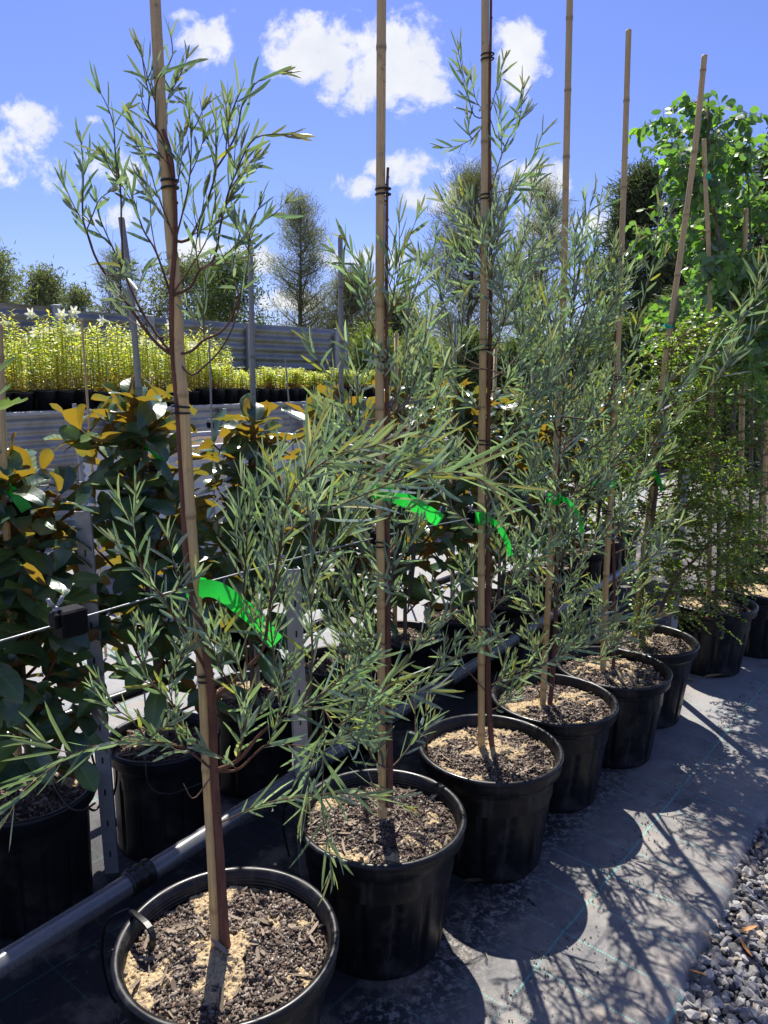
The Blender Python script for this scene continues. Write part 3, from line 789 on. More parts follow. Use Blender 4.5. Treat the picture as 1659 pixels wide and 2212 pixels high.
PHY = [(0, .22), (.10, .74), (.28, 1), (.70, .97), (.92, .52), (1, .05)]
PR, PH, PB = .2168, .344, .163


def big_pot(parent, mat_=None, R=PR, H=PH, Rb=PB, name='pot'):
    A = Acc()
    prof = [(0, .006), (Rb - .012, .006), (Rb - .004, 0), (Rb, .006)]
    nz = 16
    for k in range(nz + 1):
        f = k / nz; prof.append((Rb + (R - .024 - Rb) * f, .01 + (H - .062) * f))
    prof += [(R - .020, H - .048), (R - .018, H - .046)]
    def rm(r, z, a):
        s = np.clip(np.cos(a * 14) * 6 - 4.6, 0, 1)
        zz = np.clip((z - .015) / .02, 0, 1) * np.clip((H - .085 - z) / .02, 0, 1)
        return -.007 * s * zz
    lathe(A, prof, 196, rmod=rm)
    A.build(name, mat_ or K['pot'], parent)
    A = Acc()
    lip = [(R - .018, H - .047), (R - .010, H - .046), (R - .005, H - .040), (R - .004, H - .022), (R - .002, H - .014), (R, H - .008), (R - .0015, H - .003), (R - .006, H), (R - .012, H - .0008), (R - .017, H - .004), (R - .019, H - .010)]
    for k in range(5):
        z0 = H - .012 - k * .008; rr = R - .020 - k * .0006
        lip += [(rr, z0), (rr - .0018, z0 - .002), (rr - .0018, z0 - .005), (rr, z0 - .007)]
    lip += [(R - .026, H - .06), (R - .028, H - .12)]
    lathe(A, lip, 128)
    A.build('rim', mat_ or K['pot'], parent)


def cane(acc, P, r0, r1, k=12, nodes=None, col0=(1, 1, 1), col1=(.85, .88, .95), seed=0):
    rg = np.random.default_rng(seed)
    P = smooth_path(P, step=.006)
    s = np.concatenate([[0], np.cumsum(np.linalg.norm(np.diff(P, axis=0), axis=1))]); L = s[-1]
    r = r0 + (r1 - r0) * s / L
    x = rg.uniform(.03, .15); c = np.array(col0) + (np.array(col1) - np.array(col0)) * (s / L)[:, None]
    while x < L:
        d = np.abs(s - x); r = r + .0016 * np.exp(-(d / .006) ** 2) * (r0 / .012); c = c * (1 - .5 * np.exp(-((s - x + .003) / .004) ** 2))[:, None]
        x += rg.uniform(.17, .30)
    tube(acc, P, r, k, c=c)


def tie(acc, cen, axis, rad, th=.0022, n=2, gap=.009, ecc=1.4, dirv=(1, 0, 0)):
    ecc = min(ecc, 1.5)
    axis = norm(np.asarray(axis, float)); a = norm(np.cross(axis, np.cross(np.asarray(dirv, float), axis))); b = np.cross(axis, a)
    for k in range(n):
        tt = np.linspace(0, 2 * pi, 28, endpoint=False)
        tilt = rng.uniform(-.15, .15)
        P = np.asarray(cen) + axis * (k * gap) + rad * ecc * np.cos(tt)[:, None] * a + rad * np.sin(tt)[:, None] * b + axis * (np.cos(tt) * tilt * rad)[:, None]
        tube(acc, P, th, 6, closed=True)


# ------------------------------------------------------------------ shoots
class Plant:
    def __init__(s, o, base, pal, L=.06, W=.0065, sp=.014, ang=42, silver=None, tip=(.50, .19, .05), tipk=.2):
        s.o = o; s.base = np.array(base, float); s.tw = Acc(); s.lf = Acc(); s.nodes = []   # (px,py,xyz) for snapping
        s.pal = np.array(pal, float); s.L, s.W, s.sp, s.ang = L, W, sp, ang; s.tip = np.array(tip); s.tipk = tipk
    def reg(s, px, P):
        for a, b in zip(px, P): s.nodes.append((a[0], a[1], b))
    def snap(s, x, y):
        b = min(s.nodes, key=lambda n: (n[0] - x) ** 2 + (n[1] - y) ** 2); return b[2]
    def foliate(s, P, t0=.15, L=None, W=None, sp=None, red=None, ang=None, tuft=True):
        L = L or s.L; W = W or s.W; sp = sp or s.sp; ang = ang or s.ang
        seg = np.linalg.norm(np.diff(P, axis=0), axis=1); cs = np.concatenate([[0], np.cumsum(seg)]); T = cs[-1]
        if T < .01: return
        xs = np.arange(T * t0, T, sp * rng.uniform(.9, 1.15)); xs = xs + rng.uniform(-.3, .3, len(xs)) * sp; xs = np.clip(xs, 0, T * .999)
        if tuft: xs = np.concatenate([xs, np.full(4, T * .985)])
        n = len(xs)
        if n == 0: return
        i = np.clip(np.searchsorted(cs, xs, 'right') - 1, 0, len(seg) - 1); f = ((xs - cs[i]) / (seg[i] + 1e-9))[:, None]
        B = P[i] * (1 - f) + P[i + 1] * f; T_ = norm(P[i + 1] - P[i])
        az = np.arange(n) * 2.4 + rng.uniform(-.5, .5, n) + rng.uniform(0, 6.28)
        ref = norm(np.cross(T_, rng.normal(size=3) * .1 + np.array([.2, 1, .1]))); ref2 = np.cross(T_, ref)
        A = np.cos(az)[:, None] * ref + np.sin(az)[:, None] * ref2
        tt = xs / T
        an = np.radians(ang * (1.15 - .45 * tt) + rng.normal(size=n) * 8)
        if tuft: an[-4:] = np.radians(rng.uniform(6, 26, 4))
        D = np.cos(an)[:, None] * T_ + np.sin(an)[:, None] * A
        N = norm(norm(np.cross(D, [0, 0, 1.]) + 1e-6) * np.where(rng.random(n) < .5, 1, -1)[:, None] + rng.normal(size=(n, 3)) * .38)
        l = L * rng.uniform(.5, 1.22, n) * np.where(tt > .85, .8, 1.0)
        col = s.pal[rng.integers(0, len(s.pal), n)] * rng.uniform(.8, 1.25, (n, 1)) * rng.uniform(.72, 1.25) * (1 + rng.normal(size=3) * .05)
        yel = rng.random(n) < .035; col[yel] = np.array([.33, .28, .05])
        k = s.tipk if red is None else red
        tipm = np.clip((tt - .8) / .2, 0, 1) * (rng.random(n) < .7) * k
        col = col * (1 - tipm[:, None]) + s.tip * tipm[:, None]
        w = W * rng.uniform(.8, 1.15, n) * np.where(tt > .9, .7, 1.0)
        leaves(s.lf, B, D, N, l, w * .5, PHY, col, curl=rng.normal(size=n) * .13, bend=rng.normal(size=n) * .16, fold=rng.uniform(0, .35, n))
    def stem(s, P, r0, r1=.0008, c=(1, 1, 1)):
        n = len(P); cc = np.array(c)[None] * (1 - .15 * np.linspace(0, 1, n))[:, None]
        tube(s.tw, P, np.linspace(r0, r1, n), 6 if r0 > .003 else 5, c=cc)
    def px(s, pts, Y=None, dY=None, r0=.0022, subs=0, sublen=.1, leafy=.2, attach=True, c=(.8, .8, .8), **k):
        """a traced shoot, grown from the nearest stem already there"""
        st = s.snap(*pts[0]) if attach else at(*pts[0], Y)
        y0 = st[1]; dY = rng.uniform(-.11, .11) if dY is None else dY
        seg = [0]
        for a, b in zip(pts[:-1], pts[1:]): seg.append(seg[-1] + hypot(a[0] - b[0], a[1] - b[1]))
        P = [st] + [at(x, y, y0 + dY * q / seg[-1]) for (x, y), q in zip(pts[1:], seg[1:])]
        Pt = smooth_path(P, step=.012)
        s.stem(Pt, r0, max(.0007, r0 * .25), c)
        s.reg(pts, P)
        if leafy < 1: s.foliate(Pt, leafy, **k)
        for j in range(subs):
            s.sub(Pt, rng.uniform(.2, .95), sublen * rng.uniform(.6, 1.2), **k)
        return Pt
    def sub(s, Pt, f, length, r=.0012, **k):
        i = min(len(Pt) - 2, int(f * (len(Pt) - 1))); T_ = norm(Pt[i + 1] - Pt[i])
        d = norm(T_ + norm(np.cross(T_, rng.normal(size=3))) * rng.uniform(.45, .9) + np.array([0, 0, .25]))
        p1 = Pt[i] + d * length * .5; p2 = p1 + norm(d + np.array([0, 0, .35])) * length * .5
        Q = smooth_path([Pt[i], p1, p2], n=max(5, int(length / .015)))
        s.stem(Q, r, .0006); s.foliate(Q, .12, **k); return Q
    def grow(s, start, az, el0, el1, length, r0=.002, subs=2, sublen=.1, droop=0.0, leafy=.15, c=(.8, .8, .8), **k):
        P = [np.array(start)]; n = 6
        for i in range(n):
            e = radians(el0 + (el1 - el0) * i / (n - 1)) ; a = az + rng.normal() * .12
            P.append(P[-1] + np.array([cos(a) * cos(e), sin(a) * cos(e), sin(e)]) * length / n)
        P = smooth_path(P, step=.014); s.stem(P, r0, .0007, c); s.foliate(P, leafy, **k)
        for j in range(subs): s.sub(P, rng.uniform(.15, .9), sublen * rng.uniform(.6, 1.25), **k)
        return P
    def done(s, twmat='twig', lfmat='aleaf', tn='branches', ln='foliage'):
        if s.tw.n: s.tw.build(tn, K[twmat], s.o, origin=s.base)
        if s.lf.n: s.lf.build(ln, K[lfmat], s.o, origin=s.base)


def along(P, f):
    """point at fraction f of polyline P"""
    P = np.asarray(P); s = np.concatenate([[0], np.cumsum(np.linalg.norm(np.diff(P, axis=0), axis=1))]); x = f * s[-1]
    i = min(len(P) - 2, int(np.searchsorted(s, x, 'right') - 1)); g_ = (x - s[i]) / (s[i + 1] - s[i] + 1e-9)
    return P[i] * (1 - g_) + P[i + 1] * g_


def potted(name, label, cat, x, y, group, soilseed, R=PR, H=PH, Rb=PB, potmat=None, sand=.5, chips=1500, grains=2600, n=150):
    o = root(name, label, cat, (x, y, 0), group)
    big_pot(o, potmat, R, H, Rb)
    A = soil_mesh(R - .0235, H - .034, soilseed, n=n, chips=chips, grains=grains, sand=sand)
    A.build('soil', K['soil'], o)
    return o


def stake(o, base, pts, r0=.0125, r1=.0105, seed=0, m='bamboo', name='bamboo_stake'):
    A = Acc(); cane(A, pts, r0, r1, seed=seed); return A.build(name, K[m], o, origin=base)


def trunk(o, base, pts, r0, r1, m='bark'):
    A = Acc(); P = smooth_path(pts, step=.008); n = len(P)
    r = np.linspace(r0, r1, n) * (1 + .06 * np.sin(np.arange(n) * .9 + rng.uniform(0, 6)) * rng.random(n)); r[:4] *= [1.35, 1.25, 1.15, 1.07]
    tube(A, P, r, 12)
    # leaf-scar bumps
    for k in range(int(n / 5)):
        i = rng.integers(2, n - 2); a = rng.uniform(0, 6.28); c = P[i] + np.array([cos(a), sin(a), 0]) * r[i]
        tube(A, [c - [0, 0, .003], c, c + [0, 0, .003]], [.0005, .0022, .0005], 5)
    return A.build('trunk', K[m], o, origin=base)


def ties(o, base, spots, rad=.019):
    for cen, ecc in spots:
        A = Acc(); tie(A, np.array(cen) + [.0045, 0, 0], (0, 0, 1), rad, ecc=ecc, th=.0021, gap=.011); A.build('tie', K['black'], o, origin=base)


def ribbon(o, base, pts, w, wrap=None, mt='tag', name='tag', side=(0, .35, 1), edges=None):
    """flat tape hanging along pts; wrap = (centre, radius, height)"""
    A = Acc()
    if pts is not None:
        P = smooth_path(pts, n=18); T_ = norm(np.gradient(P, axis=0)); s_ = norm(np.cross(T_, np.cross(np.array(side, float), T_)))
        tw = np.linspace(0, .5, 18)[:, None]; s_ = norm(s_ * np.cos(tw) + np.cross(T_, s_) * np.sin(tw))
        V = np.stack([P + s_ * w / 2, P + s_ * .0, P - s_ * w / 2], 1); V[:, 1] += np.cross(T_, s_) * .0012
        i = np.arange(17)[:, None]; j = np.arange(2)[None]
        A.add(V, np.stack([i * 3 + j, i * 3 + j + 1, (i + 1) * 3 + j + 1, (i + 1) * 3 + j], -1).reshape(-1, 4))
    if wrap:
        c, r, h = wrap; tt = np.linspace(0, 2 * pi, 24, endpoint=False)
        V = np.stack([np.stack([c[0] + r * 1.25 * np.cos(tt), c[1] + r * np.sin(tt), np.full(24, c[2] + z)], 1) for z in (-h / 2, h / 2)])
        i = np.arange(24); A.add(V, np.stack([i, (i + 1) % 24, 24 + (i + 1) % 24, 24 + i], -1))
    return A.build(name, K[mt], o, origin=base)


ZS = .31                                    # soil level
GA = 'wattle saplings in black pots along the mat'
AC = [(-.292, 1.281), (.002, 1.713), (.327, 2.067), (.596, 2.422), (.888, 2.714), (1.125, 3.041)]
PAL = [(.115, .160, .130), (.175, .220, .208), (.085, .124, .096), (.140, .185, .130), (.255, .295, .290)]
def cv(x0, y0, s): return lambda pts: [(x0 + a * s, y0 + b * s) for a, b in pts]
Z1 = cv(108, 54, .35808); Z2 = cv(162, 1080, .39063); Z3 = cv(0, 1404, .29297); ZD = cv(0, 0, 1); Z4 = cv(702, 378, .24859)

# ---- sapling 1
o = potted('potted_wattle', 'nearest potted wattle sapling, open crown against the sky, green tag on its stake', 'potted tree', *AC[0], GA, 1, chips=3200, grains=7000, n=240, sand=.42)
B1 = (*AC[0], 0)
Y1 = 1.285
TP1 = [(487, 2050, 0), (478, 1900, 0), (470, 1780, 0), (463, 1666, -.002), (458, 1510, -.006), (443, 1400, -.016), (408, 1250, -.006), (397, 1100, 0), (385, 900, 0), (373, 766, -.002), (370, 640, -.010), (379, 520, -.010), (377, 412, -.004), (368, 330, -.012), (352, 280, -.012)]
tr1 = [at(a, b, Y1 + q) for a, b, q in TP1]
st1 = [at(a, b, Y1) for a, b in ((467, 2050), (457, 1850), (447, 1666), (440, 1510), (432, 1392), (421, 1236), (411, 1100), (399, 900), (388, 766), (381, 627), (369, 520), (361, 412), (351, 305), (343, 150), (335, 0), (322, -260))]
trunk(o, B1, tr1, .0098, .0030); stake(o, B1, st1, .0095, .0088, seed=1)
ties(o, B1, [(at(440, 1470, Y1 - .002), 1.25), (at(385, 892, Y1), 1.3), (at(361, 406, Y1 - .002), 1.2)], rad=.0112)
ribbon(o, B1, [at(430, 1270, Y1 - .02), at(470, 1275, Y1 - .03), at(520, 1310, Y1 - .02), at(560, 1345, Y1), at(597, 1388, Y1 + .03)], .030, (at(424, 1270, Y1 + .012), .0150, .032))
p = Plant(o, B1, PAL, L=.048, W=.0054, sp=.0140, ang=34)
p.reg([(a, b) for a, b, _ in TP1], tr1)
up = [
 ([(735, 2040), (690, 1960), (600, 1870), (480, 1700), (340, 1510), (270, 1390), (220, 1240), (200, 1180), (195, 1000), (200, 850), (185, 690)], .0042, .62, 3, .05),
 ([(270, 1390), (230, 1260), (170, 1140), (130, 1090)], .0016, .45, 1, .06),
 ([(220, 1240), (260, 1140), (300, 1050), (370, 1000)], .0016, .3, 0, .5),
 ([(725, 1960), (660, 1890), (560, 1740), (500, 1620), (440, 1480), (340, 1260), (300, 1160), (280, 1050)], .0036, .55, 3, .05),
 ([(440, 1480), (435, 1330), (430, 1200), (425, 1000), (395, 800), (385, 620), (350, 500), (300, 400)], .0026, .35, 2, .0),
 ([(385, 620), (430, 540), (470, 505)], .0013, .4, 0, 0),
 ([(425, 1000), (400, 900), (330, 800)], .0012, .2, 0, 0),
 ([(740, 1520), (640, 1370), (560, 1230), (500, 1040), (440, 900), (400, 810)], .0030, .4, 3, 0),
 ([(640, 1370), (610, 1200), (600, 1050), (550, 900)], .0015, .3, 1, 0),
 ([(755, 1050), (720, 850), (680, 690), (640, 620), (590, 540), (600, 440), (575, 320), (555, 190)], .0030, .35, 2, 0),
 ([(590, 540), (560, 470), (550, 430)], .001, .7, 0, 0),
 ([(640, 620), (635, 420), (650, 330), (700, 260), (740, 180), (730, 70)], .0016, .3, 1, 0),
 ([(700, 700), (705, 600), (710, 450), (775, 290)], .0016, .25, 1, 0),
 ([(720, 850), (640, 760), (560, 730)], .0015, .2, 1, 0),
 ([(755, 1050), (780, 900), (760, 760)], .0015, .2, 2, 0),
 ([(760, 1340), (830, 1300), (900, 1180), (970, 1000), (1000, 870), (1000, 700), (1000, 590)], .0036, .45, 3, 0),
 ([(1000, 870), (1060, 780), (1130, 640), (1160, 480), (1230, 360), (1320, 310), (1400, 292)], .0022, .3, 2, .25),
 ([(1000, 870), (940, 640), (900, 560), (840, 480)], .0018, .3, 1, 0),
 ([(1060, 780), (1070, 600), (1060, 480)], .0014, .3, 1, 0),
 ([(1060, 560), (1120, 470), (1150, 400)], .0012, .2, 0, 0),
 ([(770, 1690), (850, 1580), (900, 1480), (980, 1430), (1010, 1330), (1030, 1200), (1080, 1000), (1120, 900), (1170, 780), (1230, 690), (1320, 660), (1470, 660)], .0036, .5, 3, .3),
 ([(1080, 1000), (1150, 900), (1230, 800)], .0015, .2, 1, 0),
 ([(900, 1480), (1000, 1430), (1100, 1350), (1160, 1290)], .0016, .6, 1, 0),
 ([(745, 2030), (850, 1970), (930, 1900), (1020, 1860), (1090, 1780), (1150, 1620), (1190, 1450), (1200, 1330), (1215, 1200), (1270, 1080)], .0036, .72, 2, .05),
 ([(1200, 1330), (1170, 1240), (1110, 1150)], .0014, .15, 1, .2),
 ([(1200, 1330), (1230, 1240), (1290, 1160)], .0014, .15, 1, .2),
 ([(740, 2110), (850, 2110), (930, 2060), (1020, 1970), (1100, 1830), (1150, 1650), (1180, 1500)], .0030, .85, 0, 0),
 ([(925, 1900), (925, 1760), (930, 1660), (950, 1560)], .0018, .25, 2, 0),
 ([(1130, 1650), (1100, 1500), (1120, 1350)], .0016, .25, 1, 0),
 ([(780, 1200), (830, 1000), (850, 800), (850, 640), (840, 540)], .0022, .2, 3, 0),
 ([(1020, 1200), (1060, 1100), (1100, 1000), (1150, 920)], .0016, .2, 1, 0),
 ([(880, 1480), (880, 1350), (890, 1250), (870, 1150)], .0016, .3, 1, 0),
 ([(700, 1200), (640, 1000), (600, 850), (520, 720)], .0018, .25, 2, 0),
 ([(480, 1600), (530, 1600), (560, 1500), (600, 1450)], .0014, .2, 0, 0),
 ([(400, 1560), (440, 1500), (480, 1450)], .0013, .1, 0, 0),
 ([(720, 1800), (690, 1880), (670, 1900)], .0025, 1, 0, 0),
 ([(620, 1880), (560, 1830), (460, 1760), (430, 1700)], .0016, .7, 0, 0),
 ([(770, 1540), (900, 1380), (960, 1250), (1000, 1050)], .0020, .25, 2, 0),
]
for pts, r0, lf, sb, rd in up:
    p.px(Z1(pts), r0=r0 * .78, leafy=lf, subs=(sb + 1) // 2, sublen=.055, red=rd if rd else .15, c=(.62, .5, .5) if r0 > .0025 else (.85, .75, .75))
# lower half: longer, silvery leaves
low = [
 (Z2, [(775, 1590), (900, 1440), (1020, 1300), (1140, 1200), (1240, 1150), (1370, 1150)], .0050, .6, 5, -.10, .075),
 (Z2, [(1370, 1150), (1378, 1250), (1372, 1500), (1365, 1700), (1400, 1900), (1420, 2040)], .0014, .05, 0, -.02, .10),
 (Z2, [(1370, 1300), (1300, 1480), (1290, 1640)], .001, .1, 0, 0, .10),
 (Z2, [(1240, 1150), (1290, 1050), (1310, 900), (1310, 700), (1300, 500), (1320, 250), (1300, 60)], .0024, .15, 6, .05, .070),
 (Z2, [(1140, 1200), (1120, 1000), (1090, 780), (1080, 600), (1110, 380), (1140, 150)], .0024, .15, 6, .1, .070),
 (Z2, [(790, 1060), (860, 1020), (950, 930), (1040, 820), (1075, 600), (1130, 300), (1160, 60), (1180, -120)], .0044, .4, 8, -.05, .070),
 (Z2, [(950, 930), (940, 700), (935, 500), (950, 200), (930, -80)], .0026, .15, 8, .05, .070),
 (Z2, [(790, 1050), (720, 940), (640, 800), (560, 670), (480, 530), (400, 440), (350, 300), (310, 120), (240, 0)], .0030, .42, 5, -.04, .056),
 (Z2, [(480, 530), (560, 500), (600, 400)], .0014, .1, 2, -.02, .05),
 (Z2, [(700, 1390), (600, 1370), (480, 1340), (400, 1335)], .0030, .6, 2, -.08, .06),
 (Z3, [(1400, 690), (1200, 690), (900, 680), (700, 710), (520, 780), (300, 930), (140, 1080), (60, 1230), (-60, 1400)], .0020, .0, 1, -.28, .085),
 (Z2, [(690, 1390), (600, 1260), (540, 1130), (450, 1040), (380, 940), (340, 780), (330, 690)], .0024, .35, 5, -.06, .05),
 (Z2, [(540, 1130), (520, 1000), (580, 900), (620, 830)], .0014, .1, 2, -.02, .05),
 (Z2, [(430, 1335), (350, 1260), (280, 1190), (170, 1130)], .0014, .1, 3, -.02, .045),
 (Z2, [(450, 1350), (460, 1280), (540, 1230)], .0012, .1, 1, 0, .045),
 (Z2, [(780, 1620), (900, 1490), (1000, 1400), (1080, 1350), (1280, 1360), (1440, 1330)], .0030, .45, 3, -.1, .07),
 (Z2, [(785, 1780), (900, 1740), (1040, 1680), (1200, 1650), (1450, 1620), (1650, 1640)], .0018, .15, 0, -.12, .075),
 (Z2, [(745, 1680), (660, 1650), (600, 1570)], .0018, 1, 0, -.04, .05),
 (Z2, [(940, 1400), (950, 1200), (930, 1000), (880, 860)], .0020, .15, 5, 0, .060),
 (Z2, [(860, 1030), (800, 920), (740, 760), (700, 640)], .0018, .15, 3, -.06, .060),
 (Z2, [(1130, 1210), (1130, 1060), (1170, 900)], .0016, .1, 3, -.03, .055),
 (Z2, [(1240, 1150), (1400, 1050), (1500, 960), (1640, 880)], .0022, .2, 3, -.1, .075),
 (Z2, [(1370, 1150), (1450, 1250), (1560, 1290)], .0014, .1, 1, -.1, .08),
 (Z2, [(850, 1500), (800, 1420), (720, 1380)], .0014, .1, 1, -.05, .045),
 (ZD, [(625, 1100), (640, 1050), (720, 985), (800, 965), (850, 945)], .0018, .1, 2, -.12, .10),
 (ZD, [(610, 1150), (690, 1085), (760, 1050), (830, 1010), (890, 1000)], .0018, .1, 1, -.15, .10),
 (ZD, [(640, 1180), (700, 1115), (800, 1062), (900, 1027), (1000, 1022), (1050, 1045)], .0020, .15, 0, -.2, .115),
 (ZD, [(580, 1150), (560, 1080), (570, 1000)], .0016, .1, 3, 0, .075),
 (ZD, [(600, 1200), (650, 1100), (660, 1000)], .0016, .1, 3, .05, .075),
 (ZD, [(690, 1240), (730, 1150), (750, 1080)], .0016, .1, 3, .05, .075),
 (ZD, [(730, 1560), (790, 1530), (850, 1500), (930, 1490)], .0016, .1, 2, -.06, .07),
]
p.ang = 33; p.sp = .0125
for f_, pts, r0, lf, sb, dy, L_ in low:
    sil = L_ > .068
    p.px(f_(pts), r0=r0, leafy=lf, subs=(sb * 3 + 2) // 4, sublen=.075, dY=dy, L=L_, W=.0052 if sil else .0058, red=.3 if L_ >= .1 else .12, c=(.7, .5, .45) if r0 > .0025 else (.85, .8, .7))
p.done()


# ---- saplings 2 to 5: procedural crowns round the traced stem, plus traced shoots
def sapling(idx, label, stake_px, trunk_px, ztop, prof, nshoot, seed, traced=(), sp=.0160, L=.063, W=.0068, ties_px=(), tagpts=None, soilk={}, name='potted_wattle', bias=None, sr=(.0108, .0098), tk=(.0085, .003), zlow=.42, tops=None):
    global rng
    o = potted(name, label, 'potted tree', *AC[idx], GA, idx + 1, **soilk)
    rng = np.random.default_rng(seed)
    base = (*AC[idx], 0); Yc = AC[idx][1]
    Y_ = gz(*stake_px[-1], ZS)[1]
    st = [at(a, b, Y_) for a, b in stake_px][::-1]; tk_ = [at(a, b, Y_ - .003) for a, b in trunk_px][::-1]
    stake(o, base, st, *sr, seed=seed); trunk(o, base, tk_, *tk)
    ties(o, base, [(at(a, b, Y_ - .002), 1.35) for a, b in ties_px], rad=.0120)
    p = Plant(o, base, PAL, L=L, W=W, sp=sp, ang=36); p.reg(trunk_px[::-1], tk_)
    for pts, r0, lf, sb, dy, kw in traced: p.px(pts, r0=r0, leafy=lf, subs=sb, sublen=.09, dY=dy, **kw)
    S_ = np.array(tk_)
    for i in range(nshoot):
        z = zlow + (ztop - zlow) * (i + rng.random()) / nshoot
        k_ = int(np.argmin(abs(smooth_z(S_, 60)[:, 2] - z))); st_ = smooth_z(S_, 60)[k_]
        ln = np.interp(z, [a for a, _ in prof], [b for _, b in prof]) * rng.uniform(.6, 1.15)
        az = rng.uniform(0, 2 * pi)
        if bias is not None: ln *= 1 + bias[1] * cos(az - bias[0])
        p.grow(st_, az, rng.uniform(20, 45), rng.uniform(50, 75), ln, r0=.0014 + ln * .005, subs=int(ln / .062), sublen=.11, leafy=.18)
    p.done()
    return o


def smooth_z(P, n):
    return smooth_path(P, n=n)


o = sapling(1, 'second potted wattle from the front, short leafy spray at eye level, bare stake above', [(824, -260), (824, 0), (822, 420), (820, 780), (822, 1100), (825, 1550), (827, 1780)],
        [(838, 362), (836, 420), (835, 560), (835, 700), (836, 900), (837, 1150), (839, 1500), (842, 1640), (841, 1740)],
        1.42, [(.45, .20), (.8, .30), (1.1, .30), (1.3, .17), (1.42, .1)], 22, 202,
        traced=[([(828, 790), (815, 720), (780, 650), (750, 590), (722, 545)], .0022, .3, 2, .0, {}),
                ([(829, 700), (850, 640), (862, 580), (872, 530)], .0020, .2, 3, -.04, {}), ([(829, 690), (800, 640), (780, 570)], .0014, .2, 2, .03, {}),
                ([(830, 660), (838, 600), (848, 540)], .0014, .1, 1, -.05, {}), ([(830, 690), (860, 650), (880, 600)], .0014, .1, 1, .02, {}),
                ([(828, 1000), (780, 900), (770, 800), (748, 740)], .0022, .3, 4, .05, {}), ([(830, 950), (880, 870), (905, 780), (930, 690)], .0024, .3, 5, .05, {}),
                ([(830, 930), (870, 820), (880, 720), (885, 640)], .0022, .3, 4, .0, {}), ([(832, 1050), (890, 960), (940, 880), (960, 790)], .0022, .3, 4, .05, {}),
                ([(832, 1100), (760, 1000), (730, 930), (712, 860)], .0020, .3, 4, .02, {}),
                ([(832, 1520), (900, 1480), (960, 1440), (1010, 1400)], .002, .3, 3, -.1, {}), ([(832, 1450), (900, 1400), (960, 1330), (985, 1260)], .002, .3, 4, .0, {}),
                ([(832, 1500), (780, 1440), (740, 1380), (710, 1300)], .002, .3, 3, -.05, {}),
                ([(834, 1700), (800, 1690), (840, 1720), (880, 1745)], .0012, .2, 0, -.1, {'red': .9})],
        ties_px=[(823, 420), (822, 782), (822, 1180), (827, 1560)], soilk=dict(chips=2600, grains=5000, n=200, sand=-.05))
B_ = (*AC[1], 0); Yt = 1.705
ribbon(o, B_, [at(830, 1065, Yt - .03), at(870, 1078, Yt - .06), at(910, 1100, Yt - .06), at(952, 1125, Yt - .05)], .032, (at(823, 1060, Yt + .01), .016, .032))
o = sapling(2, 'third potted wattle, tall stem climbing out of the top of the picture, sandy pot', [(1049, -260), (1048, 0), (1047, 430), (1043, 800), (1040, 1115), (1040, 1620)],
        [(1061, -120), (1060, 60), (1057, 250), (1059, 420), (1060, 600), (1057, 800), (1054, 1000), (1054, 1300), (1055, 1500), (1064, 1630)],
        1.75, [(.5, .16), (.8, .24), (1.2, .32), (1.5, .28), (1.75, .2)], 28, 303,
        traced=[([(1050, 330), (1025, 250), (1005, 180), (990, 110)], .0018, .25, 1, 0, {}), ([(1050, 290), (1030, 220), (1018, 170)], .0014, .1, 0, .05, {}), ([(1052, 250), (1075, 180), (1088, 130)], .0014, .2, 0, 0, {}),
                ([(1050, 420), (1085, 330), (1110, 280), (1135, 245)], .0020, .25, 2, -.05, {}), ([(1050, 430), (1110, 400), (1150, 340), (1172, 290)], .0020, .25, 2, 0, {}),
                ([(1050, 350), (1020, 300), (1010, 260)], .0014, .1, 1, 0, {}), ([(1052, 380), (1075, 300), (1080, 240)], .0014, .1, 1, 0, {}),
                ([(1053, 560), (1010, 500), (985, 440)], .0018, .2, 1, 0, {}), ([(1053, 520), (1090, 450), (1110, 400)], .0018, .2, 2, 0, {}), ([(1053, 640), (1020, 560), (1000, 480)], .0018, .2, 1, 0, {}),
                ([(1053, 640), (1110, 560), (1140, 480), (1150, 400)], .002, .3, 3, .06, {}), ([(1053, 700), (1000, 620), (985, 560)], .0018, .2, 2, 0, {}),
                ([(1052, 860), (990, 760), (960, 660), (925, 560)], .0024, .3, 5, .05, {}), ([(1052, 900), (1000, 780), (1000, 660)], .0022, .3, 4, -.06, {}),
                ([(1052, 1000), (950, 880), (900, 760), (880, 640)], .0026, .3, 5, .1, {}), ([(1052, 900), (1110, 800), (1130, 680), (1120, 560)], .0022, .3, 5, .05, {}),
                ([(1055, 1500), (1120, 1460), (1200, 1420), (1270, 1370), (1330, 1340)], .0024, .3, 4, -.2, {'L': .08, 'red': .4}),
                ([(1053, 1350), (1090, 1290), (1130, 1230), (1180, 1180)], .0020, .3, 4, -.1, {}),
                ([(1053, 1480), (1000, 1440), (960, 1420), (900, 1480), (850, 1520)], .0020, .3, 3, -.15, {'L': .085})],
        ties_px=[(1049, 128), (1047, 430), (1045, 755), (1043, 960), (1042, 1360)], soilk=dict(chips=2200, grains=4500, n=180, sand=.55))
B_ = (*AC[2], 0); Yt = 2.09
ribbon(o, B_, [at(1050, 1118, Yt - .03), at(1075, 1135, Yt - .05), at(1095, 1170, Yt - .05), at(1103, 1200, Yt - .05)], .017, (at(1041, 1118, Yt + .003), .0165, .036))
